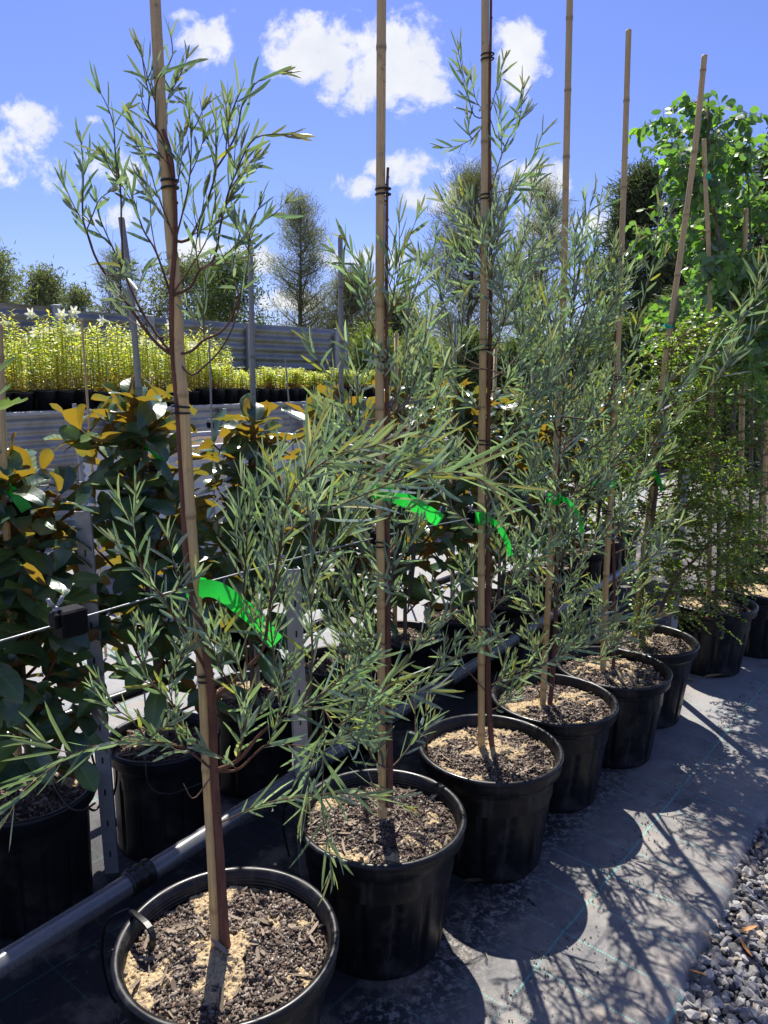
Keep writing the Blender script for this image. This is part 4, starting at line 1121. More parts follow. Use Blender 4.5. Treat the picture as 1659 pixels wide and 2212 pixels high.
o = sapling(3, 'fourth potted wattle, densest grey-green crown of the row', [(1231, -5), (1222, 400), (1215, 700), (1195, 1090), (1172, 1525)],
        [(1255, 560), (1225, 750), (1212, 900), (1204, 1060), (1202, 1200), (1198, 1400), (1187, 1535)],
        1.72, [(.55, .2), (.9, .28), (1.2, .36), (1.5, .34), (1.72, .26)], 40, 404,
        traced=[([(1228, 740), (1240, 640), (1255, 540), (1262, 430)], .0026, .25, 5, 0, {}), ([(1228, 760), (1270, 640), (1285, 540), (1295, 435)], .0026, .25, 5, .05, {}),
                ([(1215, 860), (1160, 740), (1130, 620), (1125, 520)], .0026, .25, 6, 0, {}), ([(1215, 820), (1190, 700), (1175, 580), (1170, 500)], .0024, .25, 6, .05, {}),
                ([(1215, 900), (1280, 800), (1310, 700), (1300, 580)], .0026, .3, 6, 0, {}), ([(1210, 950), (1130, 850), (1090, 760)], .0024, .2, 5, 0, {}),
                ([(1205, 1090), (1250, 1060), (1300, 1020), (1400, 915), (1490, 810), (1560, 745), (1630, 650), (1662, 570)], .0040, .35, 7, -.35, {'L': .075}),
                ([(1300, 1020), (1400, 970), (1460, 900), (1540, 830), (1600, 760), (1670, 650)], .0026, .2, 6, -.1, {'L': .075}),
                ([(1215, 960), (1290, 900), (1330, 830), (1370, 720), (1410, 560), (1425, 450)], .0030, .35, 5, -.1, {'L': .065}),
                ([(1200, 1250), (1280, 1180), (1350, 1080), (1400, 1010)], .0024, .25, 6, -.1, {}),
                ([(1195, 1450), (1290, 1380), (1370, 1260), (1420, 1190), (1470, 1130)], .0026, .25, 5, -.15, {'L': .07}),
                ([(1195, 1470), (1280, 1430), (1350, 1370), (1420, 1330)], .0024, .3, 4, -.15, {'L': .08, 'red': .5}),
                ([(1198, 1380), (1150, 1320), (1120, 1250), (1110, 1160)], .002, .25, 4, -.05, {})],
        ties_px=[(1208, 930), (1192, 1120), (1180, 1400)], soilk=dict(chips=1600, grains=3000, n=150, sand=.1))
B_ = (*AC[3], 0); Yt = 2.41
ribbon(o, B_, [at(1210, 1075, Yt - .03), at(1228, 1085, Yt - .05), at(1250, 1115, Yt - .05), at(1258, 1150, Yt - .05)], .017, (at(1196, 1078, Yt + .003), .0165, .034))
o = sapling(4, 'fifth potted wattle with a thin stem and a wide green tag folded over the wire', [(1358, 65), (1345, 470), (1325, 980), (1310, 1240), (1302, 1455)],
        [(1340, 560), (1330, 700), (1322, 840), (1318, 1000), (1326, 1200), (1326, 1380), (1325, 1450)],
        1.35, [(.55, .2), (.9, .26), (1.2, .2), (1.35, .12)], 12, 505,
        traced=[([(1330, 700), (1335, 620), (1345, 560)], .001, .9, 0, 0, {}),
                ([(1318, 1050), (1280, 960), (1270, 860), (1290, 760)], .0022, .25, 4, 0, {})],
        ties_px=[(1339, 562), (1331, 820), (1309, 1110)], soilk=dict(chips=1400, grains=2600, n=130, sand=.05), sr=(.0115, .0095), tk=(.0065, .002))
B_ = (*AC[4], 0); Yt = 2.70
ribbon(o, B_, [at(1270, 1048, Yt - .04), at(1290, 1040, Yt - .05), at(1310, 1046, Yt - .04), at(1331, 1046, Yt - .02)], .020, (at(1318, 1046, Yt + .003), .0165, .026))


# ---- small-leaved beeches (pots 6 and 7) and round-leaved gums (8, 9, 10)
OVAL = [(0, .15), (.25, .9), (.55, 1), (.85, .55), (1, .05)]
ROUND = [(0, .1), (.18, .75), (.45, 1), (.75, .85), (.93, .4), (1, .05)]


def fine_tree(o, base, tk_, zs, seed, n=60, rlen=.35, up=10, leaf=.0135, ncol=((.12, .18, .045), (.16, .22, .05), (.08, .13, .04)), trunkpts=None, bias=None, roundleaf=False, zl=.45):
    global rng
    rng = np.random.default_rng(seed)
    TW, LF = Acc(), Acc(); S_ = smooth_path(tk_, n=80)
    ncol = np.array(ncol)
    for i in range(n):
        z = zs[0] + (zs[1] - zs[0]) * (i + rng.random()) / n; st_ = S_[int(np.argmin(abs(S_[:, 2] - z)))]
        az = rng.uniform(0, 2 * pi); ln = rlen * rng.uniform(.5, 1.2) * np.interp(z, [zs[0], zs[0] + .3 * (zs[1] - zs[0]), zs[1]], [.8, 1, .45])
        if bias is not None: ln *= max(.35, 1 + bias[1] * cos(az - bias[0]))
        P = [st_]; e = radians(up + rng.uniform(-15, 25))
        for k in range(5):
            a = az + rng.normal() * .2; P.append(P[-1] + np.array([cos(a) * cos(e), sin(a) * cos(e), sin(e)]) * ln / 5); e += rng.normal() * .15 - (.06 if not roundleaf else .1)
        P = smooth_path(P, n=14); tube(TW, P, np.linspace(.0028, .0008, 14), 5, c=(1.0, .62, .5))
        for j in range(int((9 if roundleaf else 15) * ln / .3) + 3):
            f = rng.uniform(.15, 1); a0 = P[min(13, int(f * 13))]; d = norm(norm(P[-1] - P[0]) + rng.normal(size=3) * .75 + (np.array([0, 0, -.25]) if roundleaf else 0)); l2 = rng.uniform(.05, .16)
            Q = smooth_path([a0, a0 + d * l2 * .5 + rng.normal(size=3) * .005, a0 + norm(d + [0, 0, -.25]) * l2], n=6); tube(TW, Q, np.linspace(.0012, .0005, 6), 4, c=(1.2, .75, .5) if not roundleaf else (1.6, 1.5, .7), cap=False)
            m_ = int(l2 / (leaf * .62)) + 2 if not roundleaf else int(l2 / .018) + 2
            ff = np.linspace(.05, 1, m_); k_ = np.clip(ff * 5, 0, 4.99); i0 = k_.astype(int); fr = (k_ - i0)[:, None]; Pb = Q[i0] * (1 - fr) + Q[i0 + 1] * fr
            T_ = norm(Q[-1] - Q[0])[None]; s_ = norm(np.cross(T_, [0, 0, 1.]))*np.where(np.arange(m_) % 2, 1, -1)[:, None]
            if roundleaf:
                D = norm(T_ * .5 + s_ * .7 + rng.normal(size=(m_, 3)) * .45 + np.array([0, 0, -.55])); N = rng.normal(size=(m_, 3)) + np.array([0, -.3, .5])
                pl = rng.uniform(.008, .016, (m_, 1)); Pl = Pb + D * pl
                leaves(LF, Pl, D, N, leaf * rng.uniform(.7, 1.25, m_), leaf * rng.uniform(.28, .44, m_), ROUND, ncol[rng.integers(0, len(ncol), m_)] * rng.uniform(.75, 1.3, (m_, 1)), curl=rng.normal(size=m_) * .15, fold=rng.uniform(0, .3, m_))
                for a_, b_ in zip(Pb, Pl): tube(TW, [a_, b_], [.0006, .0005], 3, c=(1.8, 1.7, .6), cap=False)
            else:
                D = norm(T_ * .7 + s_ * .8 + rng.normal(size=(m_, 3)) * .3); N = rng.normal(size=(m_, 3)) * .6 + np.array([0, 0, 1])
                leaves(LF, Pb, D, N, leaf * rng.uniform(.7, 1.3, m_), leaf * rng.uniform(.3, .45, m_), OVAL, ncol[rng.integers(0, len(ncol), m_)] * rng.uniform(.75, 1.3, (m_, 1)), fold=rng.uniform(0, .3, m_), us=(-1, 1))
    TW.build('branches', K['twig'], o, origin=base); LF.build('foliage', K['eleaf' if roundleaf else 'sleaf'], o, origin=base)


GB = 'small-leaved saplings in black pots'
o = potted('potted_beech', 'leaning small-leaved sapling with red twigs in the sixth pot, teal tape on its stake', 'potted tree', *AC[5], GB, 6, chips=1300, grains=2400, n=120, sand=.05)
Y_ = gz(1369, 1388, ZS)[1]; base = (*AC[5], 0)
stake(o, base, [at(a, b, Y_) for a, b in ((1369, 1388), (1385, 1240), (1408, 1060), (1432, 820), (1460, 620), (1500, 330), (1522, 120))], .0125, .0105, seed=66)
tk_ = [at(a, b, Y_ - .015) for a, b in ((1386, 1383), (1398, 1220), (1418, 1060), (1436, 900), (1450, 780), (1458, 690), (1466, 640))]
trunk(o, base, tk_, .011, .003, 'greybark')
tl = [at(a, b, Y_ + q) for a, b, q in ((1403, 1373, -.05), (1425, 1320, -.08), (1460, 1250, -.14), (1510, 1200, -.2), (1550, 1150, -.22), (1584, 1112, -.24))]
A = Acc(); P_ = smooth_path(tl, n=20); tube(A, P_, np.linspace(.009, .003, 20), 8); A.build('leaning_stem', K['greybark'], o, origin=base)
ties(o, base, [(at(1432, 850, Y_ - .004), 1.3), (at(1441, 752, Y_), 1.2), (at(1411, 1045, Y_), 1.5)], rad=.0155)
ribbon(o, base, [at(1413, 1020, Y_ - .03), at(1424, 1040, Y_ - .06), at(1430, 1060, Y_ - .05)], .022, (at(1411, 1022, Y_), .0165, .03))
ribbon(o, base, [at(1444, 708, Y_ - .01), at(1437, 704, Y_ - .03), at(1434, 700, Y_ - .02)], .014, (at(1447, 706, Y_), .0135, .013), mt='teal', name='tape')
fine_tree(o, base, tk_ , (.75, 1.62), 606, n=58, rlen=.34, bias=(0.2, .25))
fine_tree(o, base, tl, (.45, .95), 607, n=26, rlen=.26, up=5, bias=(-.2, .3))
o7 = potted('potted_beech', 'small-leaved sapling in the seventh pot, trailing sprays over the rim', 'potted tree', 1.645, 3.597, GB, 7, chips=1200, grains=2200, n=110, sand=.1)
base = (1.645, 3.597, 0); Y_ = 3.65
stake(o7, base, [at(a, b, Y_) for a, b in ((1531, 1298), (1533, 1150), (1536, 900), (1533, 650), (1530, 520), (1524, 400), (1521, 300))], .0115, .010, seed=67)
tk_ = [at(a, b, Y_ - .03) for a, b in ((1545, 1295), (1552, 1200), (1548, 1000), (1545, 850), (1543, 720))]
trunk(o7, base, tk_, .009, .003, 'greybark')
ribbon(o7, base, None, 0, (at(1528, 382, Y_), .0135, .024), mt='teal', name='tape')
fine_tree(o7, base, tk_, (.4, 1.6), 608, n=64, rlen=.34)
GC = 'round-leaved gum saplings in black pots'
EC = ((.085, .15, .07), (.12, .20, .075), (.16, .25, .08), (.10, .16, .11))
for (x, y, seed, lab, sx_, stp, tkp, zr, nn) in [
    (2.016, 3.859, 70, 'round-leaved gum sapling in the eighth pot, twin stems, bright crown against the conifers', 0, ((1595, 1240), (1602, 1000), (1606, 700), (1612, 450)), ((1574, 1267), (1572, 1150), (1580, 1000), (1590, 760), (1560, 560), (1540, 430), (1532, 300), (1530, 210)), (1.35, 2.72), 40),
    (2.32, 4.30, 71, 'round-leaved gum sapling at the right edge, second last of the pots', 0, ((1597, 1232), (1600, 1000), (1603, 700), (1608, 480)), ((1621, 1234), (1622, 1050), (1625, 800), (1622, 600), (1618, 420), (1610, 330)), (1.35, 2.75), 33),
    (2.60, 4.87, 72, 'round-leaved gum sapling at the right edge, farthest of the pots', 0, ((1650, 1200), (1655, 900), (1650, 600), (1652, 420)), ((1640, 1195), (1645, 1000), (1640, 800), (1650, 600), (1655, 450)), (1.2, 2.6), 34)]:
    o = potted('potted_gum', lab, 'potted tree', x, y, GC, seed, chips=900, grains=1500, n=90, sand=.8)
    base = (x, y, 0); Yq = gz(*stp[0], ZS)[1]; Yq = min(max(Yq, y - .1), y + .1)
    s0 = at(*stp[0], Yq); s0[2] = ZS - .02
    stake(o, base, [s0] + [at(a, b, Yq) for a, b in stp[1:]], .012, .010, seed=seed)
    t0 = at(*tkp[0], Yq - .03); t0[2] = ZS - .01; rng = np.random.default_rng(seed)
    tk_ = [t0] + [at(a, b, Yq - .03) for a, b in tkp[1:]]
    trunk(o, base, tk_, .012, .004, 'greybark')
    ties(o, base, [(along([s0] + [at(a, b, Yq) for a, b in stp[1:]], f), 1.4) for f in (.3, .6)], rad=.016)
    fine_tree(o, base, tk_, zr, 700 + seed, n=int(nn * .85), rlen=.52, up=30, bias=(3.0, .35), leaf=.046, ncol=EC, roundleaf=True)

# ------------------------------------------------------------------ magnolias
OBO = [(0, .06), (.08, .22), (.25, .62), (.45, .92), (.65, 1.0), (.82, .82), (.94, .42), (1, .06)]
MCOL = np.array([(.040, .092, .052), (.060, .125, .062), (.032, .075, .045), (.095, .17, .055)])


def magnolia(x, y, label, top, seed, stk=None, n=11, R=.172, H=.335, gm='bamboo', rad=.23, tagz=None, detail=True, sh=0.0):
    global rng
    o = root('potted_magnolia', label, 'potted tree', (x, y, 0), 'magnolias in black pots behind the irrigation pipe')
    base = (x, y, 0)
    A = Acc(); big_pot(o, K['potb'], R, H, R * .84)
    A = soil_mesh(R - .0235, H - .03, seed, n=70 if detail else 40, chips=700 if detail else 200, grains=900 if detail else 100, sand=.05); A.build('soil', K['soil'], o)
    rng = np.random.default_rng(seed + 900)
    if stk is None: stk = [(x - .035, y, .3), (x - .05 + rng.uniform(-.03, .03), y + .0, top + rng.uniform(.1, .3))]
    stake(o, base, [np.array(a, float) for a in stk], .0105, .0085, seed=seed, m=gm)
    tp = np.array([x + rng.uniform(-.02, .02), y + rng.uniform(-.04, .04), top - .12])
    tk_ = smooth_path([(x + .01, y - .01, .29), (x + sh * .8 + rng.uniform(-.01, .02), y, (.3 + top) / 2), tp + np.array([sh, 0, 0])], n=40)
    A = Acc(); tube(A, tk_, np.linspace(.0095, .0045, 40), 9); A.build('trunk', K['greybark'], o, origin=base)
    TW, LF = Acc(), Acc()
    def cluster(p, d, k, sz=1.0, openk=1.0):
        d = norm(d)
        az = np.arange(k) * 2.4 + rng.uniform(0, 6); f = np.linspace(0, 1, k)
        ref = norm(np.cross(d, [.3, 1, .2])); r2 = np.cross(d, ref); Ar = np.cos(az)[:, None] * ref + np.sin(az)[:, None] * r2
        an = np.radians(np.interp(f, [0, .75, 1], [100 * openk, 72 * openk, 40 if openk > .85 else 10]) + rng.normal(size=k) * 9)
        D = np.cos(an)[:, None] * d + np.sin(an)[:, None] * Ar
        N = np.sin(an)[:, None] * d - np.cos(an)[:, None] * Ar        # upper side faces the shoot tip
        Pb = p - d * (1 - f)[:, None] * .09 * sz + D * .012
        L = sz * .136 * rng.uniform(.8, 1.12, k) * np.interp(f, [0, .8, 1], [1, .95, .62])
        # leaf winding: front face must be the upper side
        leaves(LF, Pb, D, N, L, L * rng.uniform(.23, .32, k), OBO, MCOL[rng.integers(0, 4, k)] * rng.uniform(.8, 1.3, (k, 1)), curl=rng.normal(size=k) * .22 - .14, fold=rng.uniform(.05, .6, k), wav=.16, us=(-1, -.55, -.08, .08, .55, 1))
    for i in range(n):
        z = .40 + (top - .52) * (i + rng.random()) / n; st_ = tk_[int(np.argmin(abs(tk_[:, 2] - z)))]
        az = i * 2.4 + rng.uniform(-.4, .4); rr = rad * np.interp((z - .45) / (top - .5), [0, .35, 1], [.9, 1, .32]) * rng.uniform(.6, 1.1) * (1 - .25 * cos(az + .6))
        e = radians(rng.uniform(15, 45)); en = st_ + np.array([cos(az) * rr * cos(e), sin(az) * rr * cos(e), rr * sin(e) + .05])
        P = smooth_path([st_, (st_ + en) / 2 + [0, 0, -.012], en], n=8); tube(TW, P, np.linspace(.0045, .0032, 8), 6, c=(.8, .45, .3))
        dd_ = norm(P[-1] - P[-2]) + np.array([0, 0, .6])
        cluster(en, dd_, rng.integers(8, 12), rng.uniform(.85, 1.05), rng.choice([.9, 1.0, 1.08]))
        if rr > .16: q = P[4]; cluster(q + [0, 0, .02], norm(np.array([cos(az + 1), sin(az + 1), .9])), 5, .85, .9)
    for f in (.55, .72, .86):
        q = tk_[int(f * 39)]; cluster(q, np.array([rng.normal() * .2, rng.normal() * .2, 1]), 6, .95, .88)
    cluster(tk_[-1] + [0, 0, .06], np.array([.02, 0, 1.]), 8, .95, .62)
    TW.build('branches', K['twig'], o, origin=base); LF.build('foliage', K['mleaf'], o, origin=base)
    st_ = along([np.array(a, float) for a in stk], .55); A = Acc(); tie(A, st_ + [.012, 0, 0], (0, 0, 1), .017, ecc=1.7, th=.002); A.build('tie', K['black'], o, origin=base)
    if tagz is not None:
        f = (tagz - .3) / (stk[-1][2] - .3); q = along([np.array(a, float) for a in stk], f)
        ribbon(o, base, [q + [.012, -.02, 0], q + [.04, -.035, -.01], q + [.065, -.03, -.05]], .028, (q, .0135, .032))
    return o


magnolia(-.938, 1.818, 'nearest magnolia at the left edge, pot cut by the frame', 1.24, 41, stk=[gz(42, 1690, .31), at(22, 1300, 1.80), at(8, 1000, 1.82), at(-2, 700, 1.84)], n=26, tagz=1.14, rad=.29)
magnolia(-.667, 2.118, 'second magnolia, tall shoot on a grey cane left of the front stake', 1.40, 42, stk=[gz(357, 1590, .31), at(330, 1200, 2.12), at(305, 900, 2.12), at(283, 640, 2.12), at(262, 470, 2.12)], gm='greycane', n=22, tagz=1.22, rad=.26, sh=-.05)
magnolia(-.464, 2.473, 'third magnolia right of the front stake, upright golden-backed leaves on top', 1.33, 43, stk=[gz(556, 1480, .31), at(550, 1150, 2.47), at(546, 800, 2.47), at(540, 520, 2.47)], gm='greycane', n=20, rad=.25)
magnolia(-.163, 2.756, 'fourth magnolia, grey cane just left of the second stake', 1.36, 44, stk=[gz(738, 1425, .31), at(738, 1100, 2.76), at(737, 800, 2.76), at(735, 508, 2.76)], gm='greycane', n=20, rad=.25)
labs = ['fifth magnolia, just right of the second stake, mostly hidden by wattle leaves', 'sixth magnolia, left of the third stake', 'seventh magnolia, right behind the third stake', 'eighth magnolia, behind the dense fourth wattle', 'ninth magnolia, gold leaves between fourth and fifth stakes',
        'tenth magnolia, gold leaves behind the fifth stake', 'eleventh magnolia, gold leaves beside the sixth stake', 'farthest magnolia, gold leaves behind the small-leaved saplings']
mp = [(.089, 3.083), (.364, 3.373), (.575, 3.624), (.82, 4.02), (1.05, 4.38), (1.28, 4.75), (1.52, 5.1), (1.76, 5.5)]
for k, (x, y) in enumerate(mp):
    magnolia(x, y, labs[k], 1.37 + .03 * sin(k * 2.1), 45 + k, n=18 if k < 4 else 13, detail=k < 3, gm='greycane' if k % 2 else 'bamboo')

# white print on one of the magnolia pots
fc = bpy.data.curves.new('pot_print', 'FONT'); fc.body = 'tann'; fc.size = .046; fc.align_x = 'CENTER'; fc.extrude = .0004
fo = bpy.data.objects.new('tmp_print', fc); COL.objects.link(fo)
me = bpy.data.meshes.new_from_object(fo.evaluated_get(bpy.context.evaluated_depsgraph_get()))
bpy.data.objects.remove(fo)
mpot = [x for x in bpy.data.objects if x.get('label', '') == labs[0]][0]
for v_ in me.vertices:
    a_ = v_.co.x / .158 - pi / 2 + .12; rr_ = .1605 + v_.co.z; v_.co = Vector((rr_ * cos(a_), rr_ * sin(a_), .13 + v_.co.y))
po = bpy.data.objects.new('printed_word', me); COL.objects.link(po); me.materials.clear(); me.materials.append(K['white']); po.parent = mpot

# ------------------------------------------------------------------ toothed-leaf sapling just out of frame at left
o = root('potted_oak', 'bright green toothed leaves reaching in at the left edge above the magnolia', 'potted tree', (-1.05, 1.40, 0))
base = (-1.05, 1.40, 0); rng = np.random.default_rng(9)
big_pot(o, K['potb'], .172, .335, .145); soil_mesh(.148, .305, 33, n=40, chips=100, grains=100).build('soil', K['soil'], o)
A = Acc(); tkp = smooth_path([(-1.05, 1.40, .3), (-1.04, 1.42, .9), (-1.0, 1.44, 1.55), (-.98, 1.45, 1.8)], n=30); tube(A, tkp, np.linspace(.009, .003, 30), 8); A.build('trunk', K['greybark'], o, origin=base)
LF, TW = Acc(), Acc()
def oakleaf(base_, tip, nrm_, w, col):
    s_ = np.linspace(0, 1, 23); prof = []
    for k, a in enumerate(s_):
        e = sin(pi * min(1, a * .95 + .03)) ** .8; prof.append((a, e * (1.0 if k % 4 in (1,) else .55 if k % 4 == 3 else .75)))
    prof[0] = (0, .03); prof[-1] = (1, .02)
    d = np.array(tip) - np.array(base_); L = np.linalg.norm(d)
    leaves(LF, [base_], [d], [nrm_], L, w, prof, [col], curl=.12, fold=.12, wav=.05, us=(-1, -.3, 0, .3, 1))
for (a, b, c_, d_, Yy, w) in [((-90), 895, 72, 882, 1.28, .030), (-90, 850, 48, 790, 1.30, .030), (-80, 900, 40, 845, 1.33, .03), (-90, 760, 12, 700, 1.35, .028), (-60, 520, 6, 490, 1.4, .024), (-120, 600, 5, 560, 1.4, .024), (-150, 700, -40, 650, 1.4, .03), (-60, 960, 8, 905, 1.3, .02)]:
    p0, p1 = at(a, b, Yy), at(c_, d_, Yy - .03); oakleaf(p0, p1, [rng.normal() * .2, -.5, .8], w, np.array([.20, .30, .05]) * rng.uniform(.8, 1.2))
    q = tkp[int(np.argmin(abs(tkp[:, 2] - p0[2] + .05)))]; tube(TW, smooth_path([q, (q + p0) / 2 + [0, 0, .01], p0], n=6), [.002] * 6, 5)
TW.build('branches', K['twig'], o, origin=base); LF.build('foliage', K['lleaf'], o, origin=base)

# ------------------------------------------------------------------ pipes, wires, posts
def pipe_thing(name, label, p0, p1, r, mt, couplings, ext=.0):
    o = root(name, label, 'pipe', p0)
    A = Acc(); P = np.linspace(p0, p1, 30); P[:, 2] += np.sin(np.linspace(0, 6 * pi, 30)) * .003; tube(A, P, r, 24); A.build('pipe', K[mt], o, origin=p0)
    d = norm(np.array(p1) - np.array(p0))
    for f in couplings:
        c = np.array(p0) + (np.array(p1) - np.array(p0)) * f; A = Acc()
        prof = []; ss_ = np.linspace(-.032, .032, 33); rr = np.array([r + .002 + (.0045 if abs(abs(x) - .022) < .008 or abs(x) < .006 else 0) for x in ss_]); rr[0] = r * .98; rr[-1] = r * .98
        tube(A, c + d * ss_[:, None], rr, 24); A.build('coupling', K['black'], o, origin=p0)
    return o


q0, q1 = gz(0, 2085, .30), gz(800, 1578, .30); dv = q1 - q0
pp0 = q0 - dv * .6; pp1 = q0 + dv * 3.3; Lp = np.linalg.norm(pp1 - pp0)
qc = gz(297, 1893, .30); fc = np.linalg.norm(qc - pp0) / Lp
pipe_thing('irrigation_pipe', 'thick black irrigation pipe running behind the front row of pots', tuple(pp0), tuple(pp1), .0235, 'pipe', [fc, fc + .62 / Lp, fc + 1.35 / Lp, fc + 2.0 / Lp])
h0, h1 = gz(0, 1597, .335), gz(1095, 1204, .335); dv2 = h1 - h0
pipe_thing('irrigation_pipe', 'thin black irrigation pipe running along the magnolia row', tuple(h0 - dv2 * .3), tuple(h0 + dv2 * 1.5), .019, 'black', [.3, .42, .66, .75])
# hook from the coupling over the front pot's rim
def strap(name, label, pts, w, th, cat, mt='black', group=None, n=24, side=(0, 0, 1), taper=None):
    A = Acc(); P = smooth_path(pts, n=n); T_ = norm(np.gradient(P, axis=0)); s_ = norm(np.cross(T_, np.array(side, float)) + 1e-6); b = np.cross(s_, T_)
    k = np.ones(n) if taper is None else np.interp(np.linspace(0, 1, n), [a for a, _ in taper], [b_ for _, b_ in taper])
    V = np.stack([P + s_ * w / 2 * k[:, None] + b * th / 2, P - s_ * w / 2 * k[:, None] + b * th / 2, P - s_ * w / 2 * k[:, None] - b * th / 2, P + s_ * w / 2 * k[:, None] - b * th / 2], 1)
    i = np.arange(n - 1)[:, None]; j = np.arange(4)[None]
    A.add(V, np.stack([i * 4 + j, i * 4 + (j + 1) % 4, (i + 1) * 4 + (j + 1) % 4, (i + 1) * 4 + j], -1).reshape(-1, 4).tolist() + [[0, 1, 2, 3], [4 * n - 1, 4 * n - 2, 4 * n - 3, 4 * n - 4]])
    o = A.build(name, K[mt], smooth=False, origin=P[0]); tag(o, label, cat, group); return o
strap('dripper_hook', 'black drip hook from the pipe over the rim of the nearest pot', [gz(283, 1968, .338), gz(292, 1975, .362), gz(318, 1998, .366), gz(330, 2022, .352), gz(326, 2050, .325), gz(318, 2062, .305)], .011, .006, 'drip hook', side=(.4, -.3, 1))
def hose(label, pts, r=.003, group='black drip tubes'):
    A = Acc(); P = smooth_path(pts, n=40); tube(A, P, r, 8); tag(A.build('drip_tube', K['black'], origin=P[0]), label, 'drip tube', group)
hose('thin black drip tube bent down from the pipe beside the nearest pot', [gz(278, 1962, .34), gz(236, 1985, .30), gz(222, 2020, .25), gz(222, 2080, .15), gz(236, 2140, .05), gz(250, 2165, 0.01)], .003)
hose('thin black drip tube hanging at the front steel post', [gz(640, 1690, .3), gz(616, 1740, .2), gz(612, 1790, .1), gz(625, 1850, .01)], .003)
hose('thin black tube looped at the left steel post, outer loop', [at(205, 1560, 2.03), at(197, 1620, 2.02), at(212, 1680, 2.0), at(218, 1730, 2.0), at(205, 1750, 1.98), at(190, 1745, 1.96)], .0035)
hose('thin black tube looped at the left steel post, inner loop', [at(225, 1560, 2.03), at(243, 1620, 2.0), at(252, 1680, 2.0), at(240, 1728, 2.0), at(222, 1722, 2.0), at(212, 1650, 2.0), at(200, 1600, 2.02)], .0035)
hose('thin black drip tube lying over the rim of the second magnolia pot', [at(312, 1495, 2.2), at(316, 1560, 2.0), at(314, 1640, 1.93), at(325, 1700, 1.92), at(360, 1715, 1.92), at(400, 1705, 1.92), at(440, 1690, 1.95)], .0028)
hose('thin black drip tube over the rim of the leftmost magnolia pot', [at(112, 1660, 1.8), at(120, 1700, 1.66), at(150, 1745, 1.63), at(180, 1750, 1.66), at(205, 1735, 1.72)], .0028)
for (pt, lab) in [([gz(905, 1610, .345), gz(914, 1590, .362), gz(921, 1600, .355), gz(922, 1622, .315)], 'black drip hook over the rim of the third wattle pot'),
                  ([gz(1436, 1300, .345), gz(1443, 1288, .362), gz(1449, 1292, .355), gz(1452, 1306, .315)], 'black drip hook over the rim of the seventh pot')]:
    strap('dripper_hook', lab, pt, .009, .004, 'drip hook', side=(.4, -.3, 1))

def post(label, base, top, w=.034, rz=.3, ang=True):
    o = root('steel_post', label, 'post', base); A = Acc(); b, t_ = np.array(base), np.array(top)
    R_ = rotz(rz); prof = np.array([[-w / 2, 0], [w / 2, 0], [w / 2, w * .75], [w / 2 - .003, w * .75], [w / 2 - .003, .003], [-w / 2 + .003, .003], [-w / 2 + .003, w * .75], [-w / 2, w * .75]]) @ R_[:2, :2].T
    V = np.concatenate([np.c_[prof + b[:2], np.full(8, b[2])], np.c_[prof + t_[:2], np.full(8, t_[2])]])
    i = np.arange(8); A.add(V, np.stack([i, (i + 1) % 8, 8 + (i + 1) % 8, 8 + i], -1).tolist() + [[8, 9, 12, 13], [9, 10, 11, 12], [8, 13, 14, 15]])
    A.build('channel', K['galvdull'], o, smooth=False, origin=base)
    A = Acc()
    for k in range(10):                          # punched slots
        f = .06 + k * .093; c = b * (1 - f) + t_ * f; q = np.array([0, -.0006, 0]) @ R_.T
        box(A, (-.0022, -.0007, -.009), (.0022, .0006, .009), R=R_, cen=c + q)
    A.build('slots', K['black'], o, smooth=False, origin=base)
    return o
PA = at(241, 1875, 1.93); PA[2] = 0; PB_ = gz(664, 1890, .0)
post('grey steel post among the magnolias near the left edge', tuple(PA), tuple(at(177, 1105, 1.87)), .038, .25)
post('grey steel post standing between the first and second wattle pots', tuple(PB_), tuple(at(634, 1230, 1.90)), .038, .35)
post('grey steel post in front of the seventh pot', (1.345, 3.28, 0), tuple(at(1483, 1012, 3.30)), .036, .3)

def clamp(o, c, s=1.0, rz=.9):
    A = Acc(); R_ = rotz(rz)
    box(A, (-.020 * s, -.016 * s, -.020 * s), (.020 * s, .016 * s, .020 * s), R=R_, cen=c, bev=.003); box(A, (-.027 * s, -.010 * s, -.004 * s), (-.019 * s, .012 * s, .018 * s), R=R_, cen=c, bev=.002)
    A.build('block', K['clamp'], o, smooth=False, origin=o.location)
    A = Acc(); n_ = np.array(c) + R_ @ np.array([-.018 * s, .004, .020 * s]); tube(A, [n_ + [0, 0, -.004], n_ + [0, 0, .006]], [.005 * s, .0045 * s], 10)
    for sg in (-1, 1): tube(A, [n_ + [0, 0, .003], n_ + R_ @ np.array([sg * .007 * s, 0, .010 * s]), n_ + R_ @ np.array([sg * .011 * s, 0, .019 * s])], [.002 * s, .0035 * s, .0028 * s], 8)
    A.build('wing_nut', K['wire'], o, origin=o.location)


